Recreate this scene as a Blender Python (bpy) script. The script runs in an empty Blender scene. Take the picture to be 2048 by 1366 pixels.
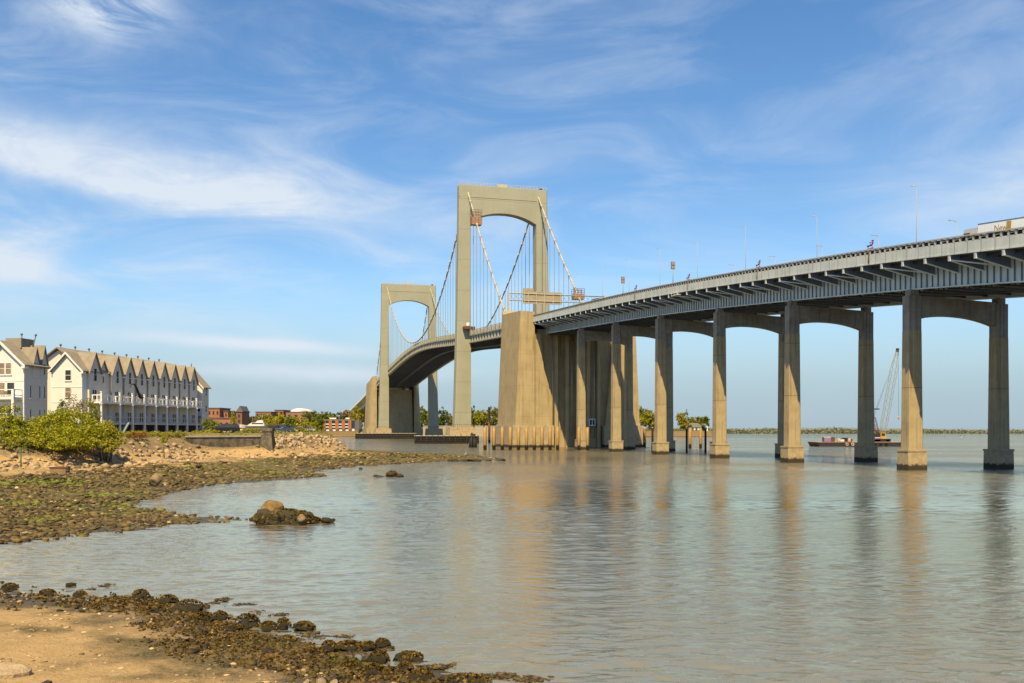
import bpy, bmesh, math, random
import numpy as np
from mathutils import Vector, Matrix, noise as mnoise
R = math.radians
rnd = random.Random(7)
nrs = np.random.RandomState(11)
scene = bpy.context.scene
COL = scene.collection

# ------------------------------------------------------------------ camera frame (used only to survey the place)
F = 1849.0      # focal length in photo pixels
HY = 860.0      # horizon row
CZ = 5.87       # eye height above the water
def at(px, d, z=None, py=None):
    """survey: photo column + distance -> ground point"""
    x = (px - 1024.0) * d / F
    if py is not None: z = CZ + (HY - py) * d / F
    return Vector((x, d, 0.0 if z is None else z))
def wl(px, py, z=0.0):
    d = (CZ - z) * F / (py - HY)
    return ((px - 1024.0) * d / F, d)

# ------------------------------------------------------------------ object helpers
def tag(o, label=None, cat=None, group=None, kind=None):
    if label: o['label'] = label
    if cat: o['category'] = cat
    if group: o['group'] = group
    if kind: o['kind'] = kind
    return o
def empty(name, loc=(0, 0, 0), rz=0.0):
    o = bpy.data.objects.new(name, None); COL.objects.link(o)
    o.location = loc; o.rotation_euler = (0, 0, rz); o.empty_display_size = 0.5
    return o
def link(name, me, m=None, parent=None):
    o = bpy.data.objects.new(name, me); COL.objects.link(o)
    if m is not None and len(me.materials) == 0: me.materials.append(m)
    if parent is not None: o.parent = parent
    return o
def mesh_np(name, V, Fc, smooth=False):
    V = np.asarray(V, np.float32); Fc = np.asarray(Fc, np.int32)
    me = bpy.data.meshes.new(name)
    n, k = Fc.shape
    me.vertices.add(len(V)); me.vertices.foreach_set('co', V.ravel())
    me.loops.add(n * k); me.loops.foreach_set('vertex_index', Fc.ravel())
    me.polygons.add(n)
    me.polygons.foreach_set('loop_start', np.arange(0, n * k, k, dtype=np.int32))
    me.polygons.foreach_set('loop_total', np.full(n, k, dtype=np.int32))
    if smooth: me.polygons.foreach_set('use_smooth', np.ones(n, dtype=bool))
    me.update(calc_edges=True); me.validate()
    return me
def copy_tree(o, parent=None):
    c = o.copy(); COL.objects.link(c); c.parent = parent
    for ch in list(o.children): copy_tree(ch, c)
    return c

class MB:
    """collects shapes and links them as ONE mesh"""
    def __init__(s, org=(0, 0, 0)):
        s.v = []; s.f = []; s.o = Vector(org); s.sm = []
    def add(s, vs, fs, smooth=False):
        b = len(s.v); s.v += [tuple(v) for v in vs]
        for f in fs:
            s.f.append([i + b for i in f]); s.sm.append(smooth)
        return s
    def box(s, x0, x1, y0, y1, z0, z1):
        vs = [(x0, y0, z0), (x1, y0, z0), (x1, y1, z0), (x0, y1, z0), (x0, y0, z1), (x1, y0, z1), (x1, y1, z1), (x0, y1, z1)]
        return s.add(vs, [(0, 3, 2, 1), (4, 5, 6, 7), (0, 1, 5, 4), (1, 2, 6, 5), (2, 3, 7, 6), (3, 0, 4, 7)])
    def frus(s, b, t, z0, z1):
        """b, t = (x0,x1,y0,y1) at z0 / z1"""
        vs = [(b[0], b[2], z0), (b[1], b[2], z0), (b[1], b[3], z0), (b[0], b[3], z0), (t[0], t[2], z1), (t[1], t[2], z1), (t[1], t[3], z1), (t[0], t[3], z1)]
        return s.add(vs, [(0, 3, 2, 1), (4, 5, 6, 7), (0, 1, 5, 4), (1, 2, 6, 5), (2, 3, 7, 6), (3, 0, 4, 7)])
    def prism(s, poly, axis, a0, a1):
        """poly in the two other axes (cyclic order), extruded along axis"""
        n = len(poly); vs = []
        for a in (a0, a1):
            for (u, w) in poly:
                vs.append({'x': (a, u, w), 'y': (u, a, w), 'z': (u, w, a)}[axis])
        fs = [tuple(range(n)), tuple(range(2 * n - 1, n - 1, -1))]
        fs += [(i, i + n, (i + 1) % n + n, (i + 1) % n) for i in range(n)]
        return s.add(vs, fs)
    def loft(s, rings, smooth=False, cap=True, closed=True):
        n = len(rings[0]); vs = [p for r in rings for p in r]; fs = []
        for k in range(len(rings) - 1):
            for i in range(n if closed else n - 1):
                j = (i + 1) % n
                fs.append((k * n + i, k * n + j, (k + 1) * n + j, (k + 1) * n + i))
        if cap:
            fs.append(tuple(range(n - 1, -1, -1))); b = (len(rings) - 1) * n
            fs.append(tuple(range(b, b + n)))
        return s.add(vs, fs, smooth)
    def tube(s, pts, r, n=6, smooth=True):
        pts = [Vector(p) for p in pts]; rings = []
        for i, p in enumerate(pts):
            d = (pts[min(i + 1, len(pts) - 1)] - pts[max(i - 1, 0)]).normalized()
            a = Vector((0, 0, 1)) if abs(d.z) < .9 else Vector((1, 0, 0))
            u = d.cross(a).normalized(); w = d.cross(u).normalized()
            rr = r[i] if isinstance(r, (list, tuple)) else r
            rings.append([p + (u * math.cos(2 * math.pi * k / n) + w * math.sin(2 * math.pi * k / n)) * rr for k in range(n)])
        return s.loft(rings, smooth)
    def beam(s, p0, p1, w, h):
        p0 = Vector(p0); p1 = Vector(p1); d = (p1 - p0).normalized()
        a = Vector((0, 0, 1)) if abs(d.z) < .95 else Vector((1, 0, 0))
        u = d.cross(a).normalized() * w / 2; t = u.cross(d).normalized() * h / 2
        return s.loft([[p - u - t, p + u - t, p + u + t, p - u + t] for p in (p0, p1)])
    def lathe(s, c, prof, n=12, smooth=True):
        c = Vector(c)
        return s.loft([[c + Vector((r * math.cos(2 * math.pi * k / n), r * math.sin(2 * math.pi * k / n), z)) for k in range(n)] for (r, z) in prof], smooth)
    def ball(s, c, rx, ry, rz, n=10, m=6, amp=0.0, seed=0):
        c = Vector(c); rings = []
        for i in range(m + 1):
            th = math.pi * min(max(i / m, .04), .96); ring = []
            for k in range(n):
                ph = 2 * math.pi * k / n
                q = Vector((math.sin(th) * math.cos(ph), math.sin(th) * math.sin(ph), -math.cos(th)))
                a = 1 + amp * mnoise.noise(q * 1.7 + Vector((seed * 3.1, seed, 0)))
                ring.append(c + Vector((q.x * rx, q.y * ry, q.z * rz)) * a if amp else c + Vector((q.x * rx, q.y * ry, q.z * rz)))
            rings.append(ring)
        return s.loft(rings, True)
    def build(s, name, m, parent=None):
        me = bpy.data.meshes.new(name)
        o = s.o
        me.from_pydata([(v[0] - o.x, v[1] - o.y, v[2] - o.z) for v in s.v], [], s.f)
        me.polygons.foreach_set('use_smooth', s.sm)
        me.update()
        bm = bmesh.new(); bm.from_mesh(me); bmesh.ops.recalc_face_normals(bm, faces=bm.faces); bm.to_mesh(me); bm.free()
        return link(name, me, m, parent)

# ------------------------------------------------------------------ materials
class NT:
    def __init__(s, nt): s.nt = nt
    def n(s, t, **kw):
        x = s.nt.nodes.new(t)
        for k, v in kw.items(): setattr(x, k, v)
        return x
    def l(s, a, b): s.nt.links.new(a, b)
    def put(s, sock, v):
        if hasattr(v, 'node'): s.l(v, sock)
        else:
            try: sock.default_value = v
            except Exception: sock.default_value = (*v, 1.0)
    def m(s, op, a, b=0.0, c=0.0, clamp=False):
        x = s.n('ShaderNodeMath', operation=op); x.use_clamp = clamp
        for i, v in enumerate((a, b, c)):
            if i < len(x.inputs): s.put(x.inputs[i], v)
        return x.outputs[0]
    def mix(s, f, a, b, mode='MIX'):
        x = s.n('ShaderNodeMix', data_type='RGBA', blend_type=mode)
        s.put(x.inputs[0], f); s.put(x.inputs[6], a if hasattr(a, 'node') else (*a, 1.0)); s.put(x.inputs[7], b if hasattr(b, 'node') else (*b, 1.0))
        return x.outputs[2]
    def noise(s, vec, scale, detail=4.0, rough=.55, dist=0.0):
        x = s.n('ShaderNodeTexNoise'); s.l(vec, x.inputs['Vector'])
        x.inputs['Scale'].default_value = scale; x.inputs['Detail'].default_value = detail
        x.inputs['Roughness'].default_value = rough; x.inputs['Distortion'].default_value = dist
        return x.outputs['Fac']
    def ramp(s, v, a, b, clamp=True):
        x = s.n('ShaderNodeMapRange'); x.clamp = clamp; x.interpolation_type = 'SMOOTHSTEP'
        s.put(x.inputs[0], v); x.inputs[1].default_value = a; x.inputs[2].default_value = b
        return x.outputs[0]
    def mapv(s, vec, sc=(1, 1, 1), rot=(0, 0, 0), loc=(0, 0, 0)):
        x = s.n('ShaderNodeMapping'); s.l(vec, x.inputs[0])
        x.inputs['Scale'].default_value = sc; x.inputs['Rotation'].default_value = rot; x.inputs['Location'].default_value = loc
        return x.outputs[0]
def newmat(name):
    m = bpy.data.materials.new(name); m.use_nodes = True
    t = NT(m.node_tree); b = m.node_tree.nodes['Principled BSDF']
    return m, t, b
def bump(t, b, h, strength=.4, dist=.05):
    x = t.n('ShaderNodeBump'); x.inputs['Strength'].default_value = strength; x.inputs['Distance'].default_value = dist
    t.l(h, x.inputs['Height']); t.l(x.outputs[0], b.inputs['Normal'])
def mat(name, c1, c2=None, scale=2.0, rough=.75, metal=0.0, streak=0.0, bmp=.25, island=0.0, sc=(1, 1, 1), lo=.35, hi=.7, spec=.3, joints=None, bdist=.05, tide=None, spall=0.0):
    """weathered surface: two tones by noise, vertical run-off streaks, joint lines, tide stain by height"""
    m, t, b = newmat(name)
    c2 = c2 or tuple(x * .75 for x in c1)
    c1 = tuple(x * ALB for x in c1); c2 = tuple(x * ALB for x in c2)
    if tide: tide = (tide[0], tide[1], tuple(x * ALB for x in tide[2]))
    tc = t.n('ShaderNodeTexCoord'); geo = t.n('ShaderNodeNewGeometry')
    vec = t.mapv(tc.outputs['Object'], sc)
    nz = t.noise(vec, scale, 6, .62)
    col = t.mix(t.ramp(nz, lo, hi), c1, c2)
    if streak:
        sv = t.mapv(tc.outputs['Object'], (1.1, 1.1, .045))
        st = t.ramp(t.noise(sv, 1.6, 5, .65), .5, .78)
        col = t.mix(t.m('MULTIPLY', st, streak), col, tuple(x * .35 for x in c1))
        sv2 = t.mapv(tc.outputs['Object'], (.8, .8, .03), loc=(7, 3, 1))
        st2 = t.ramp(t.noise(sv2, 1.3, 4, .6), .55, .8)
        col = t.mix(t.m('MULTIPLY', st2, streak * .6), col, tuple(min(1, x * 1.35) for x in c1))
    if spall:
        sv3 = t.mapv(tc.outputs['Object'], (1, 1, .55), loc=(2, 9, 4))
        col = t.mix(t.m('MULTIPLY', t.ramp(t.noise(sv3, .8, 7, .68), .66, .71), spall), col, (c1[0] * .62, c1[1] * .48, c1[2] * .36))
    if joints:
        axis, step, wdt, dark = joints
        sp = t.n('ShaderNodeSeparateXYZ'); t.l(tc.outputs['Object'], sp.inputs[0])
        fr = t.m('FRACT', t.m('DIVIDE', sp.outputs['XYZ'.index(axis)], step))
        ln = t.m('LESS_THAN', fr, wdt)
        col = t.mix(t.m('MULTIPLY', ln, dark), col, tuple(x * .3 for x in c1))
    if tide:
        sp = t.n('ShaderNodeSeparateXYZ'); t.l(geo.outputs['Position'], sp.inputs[0])
        h = t.m('ADD', sp.outputs[2], t.m('MULTIPLY', t.noise(tc.outputs['Object'], 1.1, 5, .65), tide[1]))
        col = t.mix(t.ramp(h, tide[0] + .25, tide[0] - .1), col, tide[2])
    if island:
        v = t.m('MULTIPLY_ADD', geo.outputs['Random Per Island'], island * 2, 1 - island)
        x = t.n('ShaderNodeVectorMath', operation='SCALE'); t.l(col, x.inputs[0]); t.l(v, x.inputs['Scale']); col = x.outputs[0]
    t.l(col, b.inputs['Base Color'])
    b.inputs['Roughness'].default_value = rough; b.inputs['Metallic'].default_value = metal
    b.inputs['Specular IOR Level'].default_value = spec
    if bmp: bump(t, b, t.noise(vec, scale * 6, 4, .6), bmp, bdist)
    return m
def leafmat(name, c1, c2, c3=None, trans=.35):
    m, t, b = newmat(name)
    c1 = tuple(x * ALB for x in c1); c2 = tuple(x * ALB for x in c2); c3 = c3 and tuple(x * ALB for x in c3)
    geo = t.n('ShaderNodeNewGeometry'); tc = t.n('ShaderNodeTexCoord')
    col = t.mix(geo.outputs['Random Per Island'], c1, c2)
    if c3: col = t.mix(t.ramp(t.noise(tc.outputs['Object'], .35, 3), .5, .68), col, c3)
    t.l(col, b.inputs['Base Color']); b.inputs['Roughness'].default_value = .6; b.inputs['Specular IOR Level'].default_value = .2
    tr = t.n('ShaderNodeBsdfTranslucent'); t.l(col, tr.inputs['Color'])
    mx = t.n('ShaderNodeMixShader'); mx.inputs[0].default_value = trans
    out = m.node_tree.nodes['Material Output']
    t.l(b.outputs[0], mx.inputs[1]); t.l(tr.outputs[0], mx.inputs[2]); t.l(mx.outputs[0], out.inputs['Surface'])
    return m
M = {}
ALB = .69       # the place is exposed for its darker half, so albedos sit at the low end
M['concrete'] = mat('column concrete', (.52, .425, .255), (.42, .335, .195), .5, .85, streak=.95, spall=.75, bmp=.4, joints=('Z', 9.4, .012, .7))
M['cap'] = mat('stained and shaded cap concrete', (.42, .39, .325), (.28, .26, .225), .7, .9, streak=1.0, bmp=.3)  # run-off stains, plus the shade under the deck put into the greyer base
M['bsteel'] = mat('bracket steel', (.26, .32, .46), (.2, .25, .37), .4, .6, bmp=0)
M['anchor'] = mat('anchorage concrete', (.51, .41, .235), (.42, .33, .185), .25, .85, streak=.85, spall=.5, bmp=.4, joints=('Z', 5.2, .014, .35))
M['foot'] = mat('footing concrete', (.53, .43, .265), (.39, .31, .19), .9, .85, streak=.5, spall=.8, bmp=.6, tide=(1.55, 1.5, (.05, .042, .028)))
M['tower'] = mat('tower steel paint', (.42, .425, .34), (.37, .38, .295), .12, .6, streak=.18, bmp=.05, joints=('Z', 13.5, .012, .5))
M['steel'] = mat('girder steel', (1.0, 1.15, 1.22), (.84, .98, 1.05), .35, .55, streak=.3, bmp=.05)
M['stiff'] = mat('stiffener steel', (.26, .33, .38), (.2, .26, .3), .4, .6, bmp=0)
M['mast'] = mat('mast grey paint', (.42, .44, .45), (.36, .38, .4), 1, .7, bmp=0)
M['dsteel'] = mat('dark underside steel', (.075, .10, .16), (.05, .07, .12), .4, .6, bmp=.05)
M['slab'] = mat('deck slab', (.20, .20, .19), (.15, .15, .14), .5, .8)
M['asphalt'] = mat('asphalt', (.06, .06, .06), (.045, .045, .045), 1, .9)
M['parapet'] = mat('parapet panel', (.72, .79, .80), (.60, .66, .67), .4, .75, streak=.5, bmp=.1, joints=('Y', 2.3, .05, .75))
M['rail'] = mat('railing paint', (.62, .61, .53), (.5, .48, .4), .8, .6, bmp=.05)
M['spanpaint'] = mat('span paint', (.56, .54, .40), (.48, .46, .34), .3, .6, streak=.15, bmp=.05)
M['cable'] = mat('cable paint', (.60, .57, .48), (.46, .44, .37), .5, .5, bmp=0)
M['hanger'] = mat('hanger wire', (.34, .36, .34), (.28, .3, .29), .5, .5, bmp=0)
M['orange'] = mat('orange work platform', (.44, .27, .16), (.3, .17, .1), 1.2, .7)
M['rust'] = mat('rust', (.22, .08, .04), (.12, .05, .03), 2, .8)
M['red'] = mat('red paint', (.42, .03, .03), (.25, .02, .02), 3, .5)
M['pile'] = mat('orange coated pile', (.68, .44, .17), (.58, .35, .12), .7, .6, streak=.3, bmp=.1, tide=(1.5, .5, (.035, .035, .03)))
M['pilebrown'] = mat('brown pile', (.52, .27, .12), (.38, .2, .09), .9, .75, streak=.3, tide=(1.7, .5, (.025, .022, .02)))
M['piledark'] = mat('black timber pile', (.06, .045, .035), (.03, .025, .02), 1.5, .85, streak=.2)
M['timber'] = mat('dark fender timber', (.045, .042, .045), (.025, .025, .03), 1.2, .8, streak=.2, bmp=.4)
M['dockcap'] = mat('bleached timber', (.62, .55, .46), (.42, .36, .3), 1.2, .8)
M['siding'] = mat('white clapboard', (.86, .88, .90), (.80, .82, .84), .4, .7, bmp=.05, joints=('Z', .24, .12, .16))
M['sidingshade'] = mat('shade-side clapboard', (.82, .77, .70), (.76, .71, .64), .3, .75, bmp=.05, joints=('Z', .24, .12, .16))  # duller copy of the white clapboard; side-wall shade is put into the colour
M['white'] = mat('white trim', (.92, .93, .94), (.86, .87, .88), 1, .6, bmp=.03)
M['roof'] = mat('roof shingle', (.36, .32, .26), (.285, .25, .205), .8, .9, bmp=.35, joints=('Z', .28, .1, .25))
M['pipe'] = mat('vent pipe', (.25, .22, .2), (.18, .15, .14), 2, .6)
M['dark'] = mat('dark interior', (.035, .035, .045), (.02, .02, .03), 1, .8, bmp=0)
M['deckgrey'] = mat('painted deck', (.62, .62, .62), (.52, .52, .53), .8, .7)
M['brick'] = mat('orange brick', (.46, .20, .10), (.37, .155, .08), .8, .85, bmp=.2, joints=('Z', .6, .1, .2))
M['brick2'] = mat('brown brick', (.30, .15, .095), (.24, .115, .075), .5, .85, bmp=.2, joints=('Z', .6, .1, .2))
M['brick3'] = mat('pale red brick', (.42, .20, .13), (.34, .16, .1), .5, .85, bmp=.2)
M['greyroof'] = mat('grey roof', (.20, .19, .19), (.14, .135, .135), .5, .85)
M['stone'] = mat('seawall stone', (.26, .22, .17), (.10, .085, .07), 1.1, .9, bmp=1.0, bdist=.15, streak=.4, lo=.3, hi=.65)
M['stonecap'] = mat('wall cap', (.52, .47, .37), (.4, .36, .28), 1, .85)
M['rock'] = mat('pale rock', (.56, .43, .27), (.38, .29, .18), 2.2, .9, bmp=.7, bdist=.08, tide=(.45, .5, (.05, .045, .028)))
M['rock2'] = mat('brown rock', (.40, .29, .16), (.24, .18, .10), 2.4, .9, bmp=.8, bdist=.08, tide=(.32, .35, (.05, .045, .026)))
M['rockdark'] = mat('wet weedy rock', (.085, .07, .032), (.04, .036, .02), 3.2, .75, bmp=1.0, bdist=.1)
M['boulder'] = mat('ochre boulder', (.26, .165, .06), (.13, .09, .036), 1.5, .8, bmp=.5, bdist=.06)
M['pebble'] = mat('pebbles', (.46, .34, .19), (.30, .21, .115), 3, .85, island=.6, bmp=.3)
M['weed'] = mat('rockweed', (.12, .078, .022), (.045, .036, .014), 2.2, .65, island=.7, bmp=.8, bdist=.04)
M['algae'] = mat('weedy cobble', (.125, .09, .032), (.13, .15, .015), .09, .75, island=.65, bmp=.8, bdist=.05, lo=.5, hi=.62)
M['rubble'] = mat('broken riprap stone', (.47, .355, .215), (.26, .19, .11), 1.2, .9, island=.6, bmp=.6, bdist=.05)
M['wood'] = mat('weathered wood', (.30, .22, .12), (.2, .14, .08), 1.5, .85, sc=(1, 1, .2))
M['bark'] = mat('bark', (.11, .085, .06), (.07, .055, .04), 3, .9, bmp=.6)
M['glass'] = mat('window glass', (.05, .055, .06), (.03, .033, .04), .6, .12, bmp=0, spec=.5)
M['curtain'] = mat('window with blind', (.33, .27, .2), (.2, .16, .12), .8, .35, bmp=0)
M['rubber'] = mat('tyre rubber', (.02, .02, .02), (.03, .03, .03), 3, .85)
M['chrome'] = mat('grey metal', (.4, .41, .42), (.33, .34, .35), 2, .35, metal=.6, bmp=0)
M['yellow'] = mat('crane yellow', (.70, .40, .04), (.55, .3, .03), 1, .55)
M['lattice'] = mat('crane lattice', (.36, .345, .27), (.27, .26, .2), 1, .6, bmp=0)
M['hull'] = mat('barge hull', (.03, .03, .045), (.02, .02, .028), .6, .6, streak=.3)
M['bargedeck'] = mat('barge deck', (.52, .33, .19), (.4, .25, .14), .6, .85)
M['purple'] = mat('violet container', (.30, .22, .48), (.24, .18, .4), .8, .6, joints=('X', .4, .2, .3))
M['gelcoat'] = mat('white gelcoat', (.85, .85, .86), (.8, .8, .82), .6, .25, bmp=0)
M['signback'] = mat('sign back panel', (.46, .39, .27), (.36, .30, .2), .6, .7, streak=.3)
M['gold'] = mat('gold lettering', (.60, .42, .10), (.5, .35, .08), 2, .5, bmp=0)
M['trailer'] = mat('trailer panel', (1.15, 1.22, 1.3), (1.08, 1.15, 1.22), .6, .4, bmp=0, joints=('Y', 1.2, .03, .25))
M['green'] = mat('green paint', (.02, .16, .10), (.015, .12, .08), 2, .6)
for k, c in dict(car_black=(.015, .016, .02), car_silver=(.45, .47, .5), car_blue=(.05, .08, .2), car_brown=(.34, .14, .07), car_white=(.75, .76, .78), car_olive=(.6, .58, .48), car_grey=(.15, .16, .18)).items():
    M[k] = mat(k.replace('_', ' ') + ' paint', c, tuple(x * .92 for x in c), .8, .25, bmp=0, spec=.5)
L = {}
L['bush'] = leafmat('bright shrub leaves', (.24, .29, .015), (.66, .61, .05), (.42, .42, .02), .42)
L['yellow'] = leafmat('yellow green leaves', (.32, .34, .02), (.64, .55, .07), None, .4)
L['olive'] = leafmat('olive leaves', (.20, .24, .03), (.44, .42, .07), (.32, .27, .07), .35)
L['green'] = leafmat('mid green leaves', (.12, .19, .02), (.34, .38, .05), (.22, .29, .03), .35)
L['darkg'] = leafmat('dark green leaves', (.08, .12, .025), (.22, .26, .05), None, .3)
L['bare'] = leafmat('budding twigs', (.24, .17, .10), (.36, .28, .17), None, .2)
L['red'] = leafmat('red hedge leaves', (.36, .10, .03), (.42, .20, .05), None, .3)
# ------------------------------------------------------------------ sky, sun, camera
SUN_EL = R(54); SUN_AZ = R(190)          # sun stands behind the viewer, a little to the left
SKY_S = 0.075; EXPO = .8; G_ = SKY_S * 2 ** EXPO
w = bpy.data.worlds.new("World"); scene.world = w; w.use_nodes = True
t = NT(w.node_tree); bg = w.node_tree.nodes['Background']
sky = t.n('ShaderNodeTexSky', sky_type='NISHITA'); sky.sun_disc = False
sky.sun_elevation = SUN_EL; sky.sun_rotation = SUN_AZ
sky.air_density = 1.0; sky.dust_density = .6; sky.ozone_density = 2.2; sky.altitude = 0
tc = t.n('ShaderNodeTexCoord'); sp = t.n('ShaderNodeSeparateXYZ'); t.l(tc.outputs['Generated'], sp.inputs[0])
X_, Y_, Z_ = sp.outputs
az = t.m('ARCTAN2', X_, Y_); el = t.m('ARCSINE', Z_)
cv = t.n('ShaderNodeCombineXYZ'); t.l(az, cv.inputs[0]); t.l(el, cv.inputs[1])
cvec = cv.outputs[0]
def gauss(a, c, wd):
    d = t.m('DIVIDE', t.m('SUBTRACT', a, c), wd)
    return t.m('EXPONENT', t.m('MULTIPLY', t.m('MULTIPLY', d, d), -1.0))
warp = t.noise(t.mapv(cvec, (5, 9, 1), (0, 0, .2)), 1.0, 5, .6)
wv = t.m('MULTIPLY', t.m('SUBTRACT', warp, .5), .055)
elw = t.m('ADD', el, wv)
# thin cirrus veils
c1 = t.noise(t.mapv(cvec, (3.2, 11, 1), (0, 0, .22)), 1.3, 8, .58, 1.0)
c2 = t.noise(t.mapv(cvec, (9, 20, 1), (0, 0, .3), (3, 1, 0)), 1.2, 8, .65, .8)
veil = t.m('MULTIPLY', t.ramp(c1, .38, .78), t.m('MULTIPLY_ADD', c2, .9, .35))
lft = t.ramp(az, .35, -.45)
low = t.ramp(el, .42, .12)
veil = t.m('MULTIPLY', veil, t.m('MULTIPLY_ADD', t.ramp(el, .05, .19), .8, .2))
veil = t.m('MULTIPLY', veil, t.m('MULTIPLY_ADD', t.m('MULTIPLY', lft, low), .7, .38))
# long white streak that falls towards the bridge
dl = t.m('SUBTRACT', elw, t.m('MULTIPLY_ADD', az, -.098, .2085))
upper = t.m('EXPONENT', t.m('MULTIPLY', t.m('POWER', t.m('DIVIDE', t.m('MAXIMUM', dl, 0), t.m('MULTIPLY_ADD', lft, .026, .011)), 2.0), -1))
lower = t.m('EXPONENT', t.m('MULTIPLY', t.m('POWER', t.m('DIVIDE', t.m('MINIMUM', dl, 0), .016), 2.0), -1))
streak = t.m('MULTIPLY', t.m('MULTIPLY', upper, lower), t.m('MULTIPLY', t.ramp(az, .05, -.42), t.m('MULTIPLY_ADD', c2, 1.3, .30)))
puff = t.m('MULTIPLY', t.m('MULTIPLY', gauss(az, -.415, .055), gauss(elw, .405, .03)), t.m('MULTIPLY', t.ramp(c2, .25, .55), 1.05))
dl2 = t.m('SUBTRACT', t.m('MULTIPLY_ADD', wv, .3, el), t.m('MULTIPLY_ADD', az, -.045, .078))
st2 = t.m('MULTIPLY', t.m('MULTIPLY', gauss(dl2, 0, .0065), gauss(az, -.27, .11)), 1.0)
dl3 = t.m('SUBTRACT', t.m('MULTIPLY_ADD', wv, .5, el), .062)
st3 = t.m('MULTIPLY', t.m('MULTIPLY', gauss(dl3, 0, .009), gauss(az, -.2, .14)), .6)
low1 = t.m('MULTIPLY', t.m('MULTIPLY', gauss(az, -.52, .06), gauss(elw, .15, .03)), .75)
rgt = t.m('MULTIPLY', t.m('MULTIPLY', gauss(elw, .235, .035), t.ramp(az, .28, .52)), t.m('MULTIPLY_ADD', c1, .7, .1))
rgt2 = t.m('MULTIPLY', t.m('MULTIPLY', gauss(elw, .33, .03), t.ramp(az, .32, .56)), t.m('MULTIPLY_ADD', c1, .5, .05))
tot = veil
for q in (streak, puff, st2, st3, low1, rgt, rgt2): tot = t.m('ADD', tot, q)
hz = t.ramp(el, .17, .02)
tot = t.m('MINIMUM', tot, .97, clamp=True)
hs = t.n('ShaderNodeHueSaturation'); hs.inputs['Saturation'].default_value = 1.22; hs.inputs['Value'].default_value = 1.22
t.l(sky.outputs[0], hs.inputs['Color'])
base = t.mix(t.m('MULTIPLY', hz, .85), hs.outputs[0], tuple(c / G_ for c in (.335, .48, .605)))
fin = t.mix(tot, base, tuple(c / G_ for c in (.74, .82, .92)))
t.l(fin, bg.inputs['Color']); bg.inputs['Strength'].default_value = SKY_S

sun = bpy.data.lights.new('sun', 'SUN'); sun.energy = 5.0; sun.angle = R(.5); sun.color = (1, .765, .39)
so = bpy.data.objects.new('sun', sun); COL.objects.link(so)
sd = Vector((math.sin(SUN_AZ) * math.cos(SUN_EL), math.cos(SUN_AZ) * math.cos(SUN_EL), math.sin(SUN_EL)))
so.rotation_euler = sd.to_track_quat('Z', 'Y').to_euler(); so.location = (-60, -80, 200)

cam = bpy.data.cameras.new('camera'); co = bpy.data.objects.new('camera', cam); COL.objects.link(co)
co.location = (0, 0, CZ); co.rotation_euler = (R(90), 0, 0)
cam.sensor_width = 36; cam.lens = 36 * F / 2048; cam.shift_y = (HY - 683) / 2048
cam.clip_start = .5; cam.clip_end = 90000
scene.camera = co
scene.view_settings.view_transform = 'Standard'; scene.view_settings.look = 'None'
scene.view_settings.exposure = EXPO; scene.view_settings.gamma = 1.0
scene.cycles.caustics_reflective = False; scene.cycles.caustics_refractive = False; scene.cycles.max_bounces = 6; scene.cycles.transparent_max_bounces = 4

# ------------------------------------------------------------------ land
def sdf(P, X, Y):
    P = np.asarray(P, float); n = len(P); best = np.full(X.shape, 1e18); ins = np.zeros(X.shape, bool)
    for i in range(n):
        a = P[i]; b = P[(i + 1) % n]; ab = b - a; L2 = ab @ ab
        if L2 == 0: continue
        tt = np.clip(((X - a[0]) * ab[0] + (Y - a[1]) * ab[1]) / L2, 0, 1)
        best = np.minimum(best, (X - a[0] - tt * ab[0]) ** 2 + (Y - a[1] - tt * ab[1]) ** 2)
        if a[1] != b[1]:
            c = ((a[1] > Y) != (b[1] > Y)) & (X < (b[0] - a[0]) * (Y - a[1]) / (b[1] - a[1]) + a[0])
            ins ^= c
    return np.where(ins, 1, -1) * np.sqrt(best)
FORE = [wl(-700, 1140), wl(-400, 1160), wl(-150, 1168), wl(0, 1176), wl(50, 1184), wl(110, 1190), wl(180, 1198), wl(250, 1194), wl(300, 1196), wl(350, 1209), wl(400, 1226), wl(440, 1242),
        wl(500, 1266), wl(560, 1280), wl(620, 1292), wl(680, 1308), wl(720, 1322), wl(780, 1336), wl(840, 1352), wl(880, 1368), wl(930, 1400), wl(1000, 1480), (1.5, 9), (3, -20), (-120, -20), (-120, 33)]
BEACH = [wl(-700, 1120), wl(-300, 1108), wl(0, 1085), wl(60, 1080), wl(120, 1074), wl(200, 1066), wl(260, 1058), wl(320, 1050), wl(380, 1046), wl(430, 1043), wl(474, 1040),
         wl(440, 1036), wl(380, 1033), wl(320, 1026), wl(272, 1018), wl(250, 1008), wl(275, 1000), wl(320, 988), wl(380, 976), wl(440, 968), wl(520, 961), wl(600, 956), wl(658, 951),
         wl(606, 946), wl(640, 940), wl(700, 934), wl(760, 930), wl(830, 926), wl(900, 922), wl(960, 920)] + \
        [(at(p, d).x, d) for p, d in ((1000, 186), (985, 196), (930, 214), (860, 234), (800, 250), (740, 264), (690, 275), (655, 287), (600, 302), (500, 325), (300, 335), (-400, 340))]
UP = [(at(p, d).x, d) for p, d in ((-700, 108), (-300, 114), (0, 120), (60, 123), (150, 129), (250, 141), (380, 161), (460, 167), (545, 172), (560, 179), (575, 190), (620, 205), (655, 222), (674, 242), (665, 264), (620, 287), (500, 309), (-700, 318))]
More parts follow.
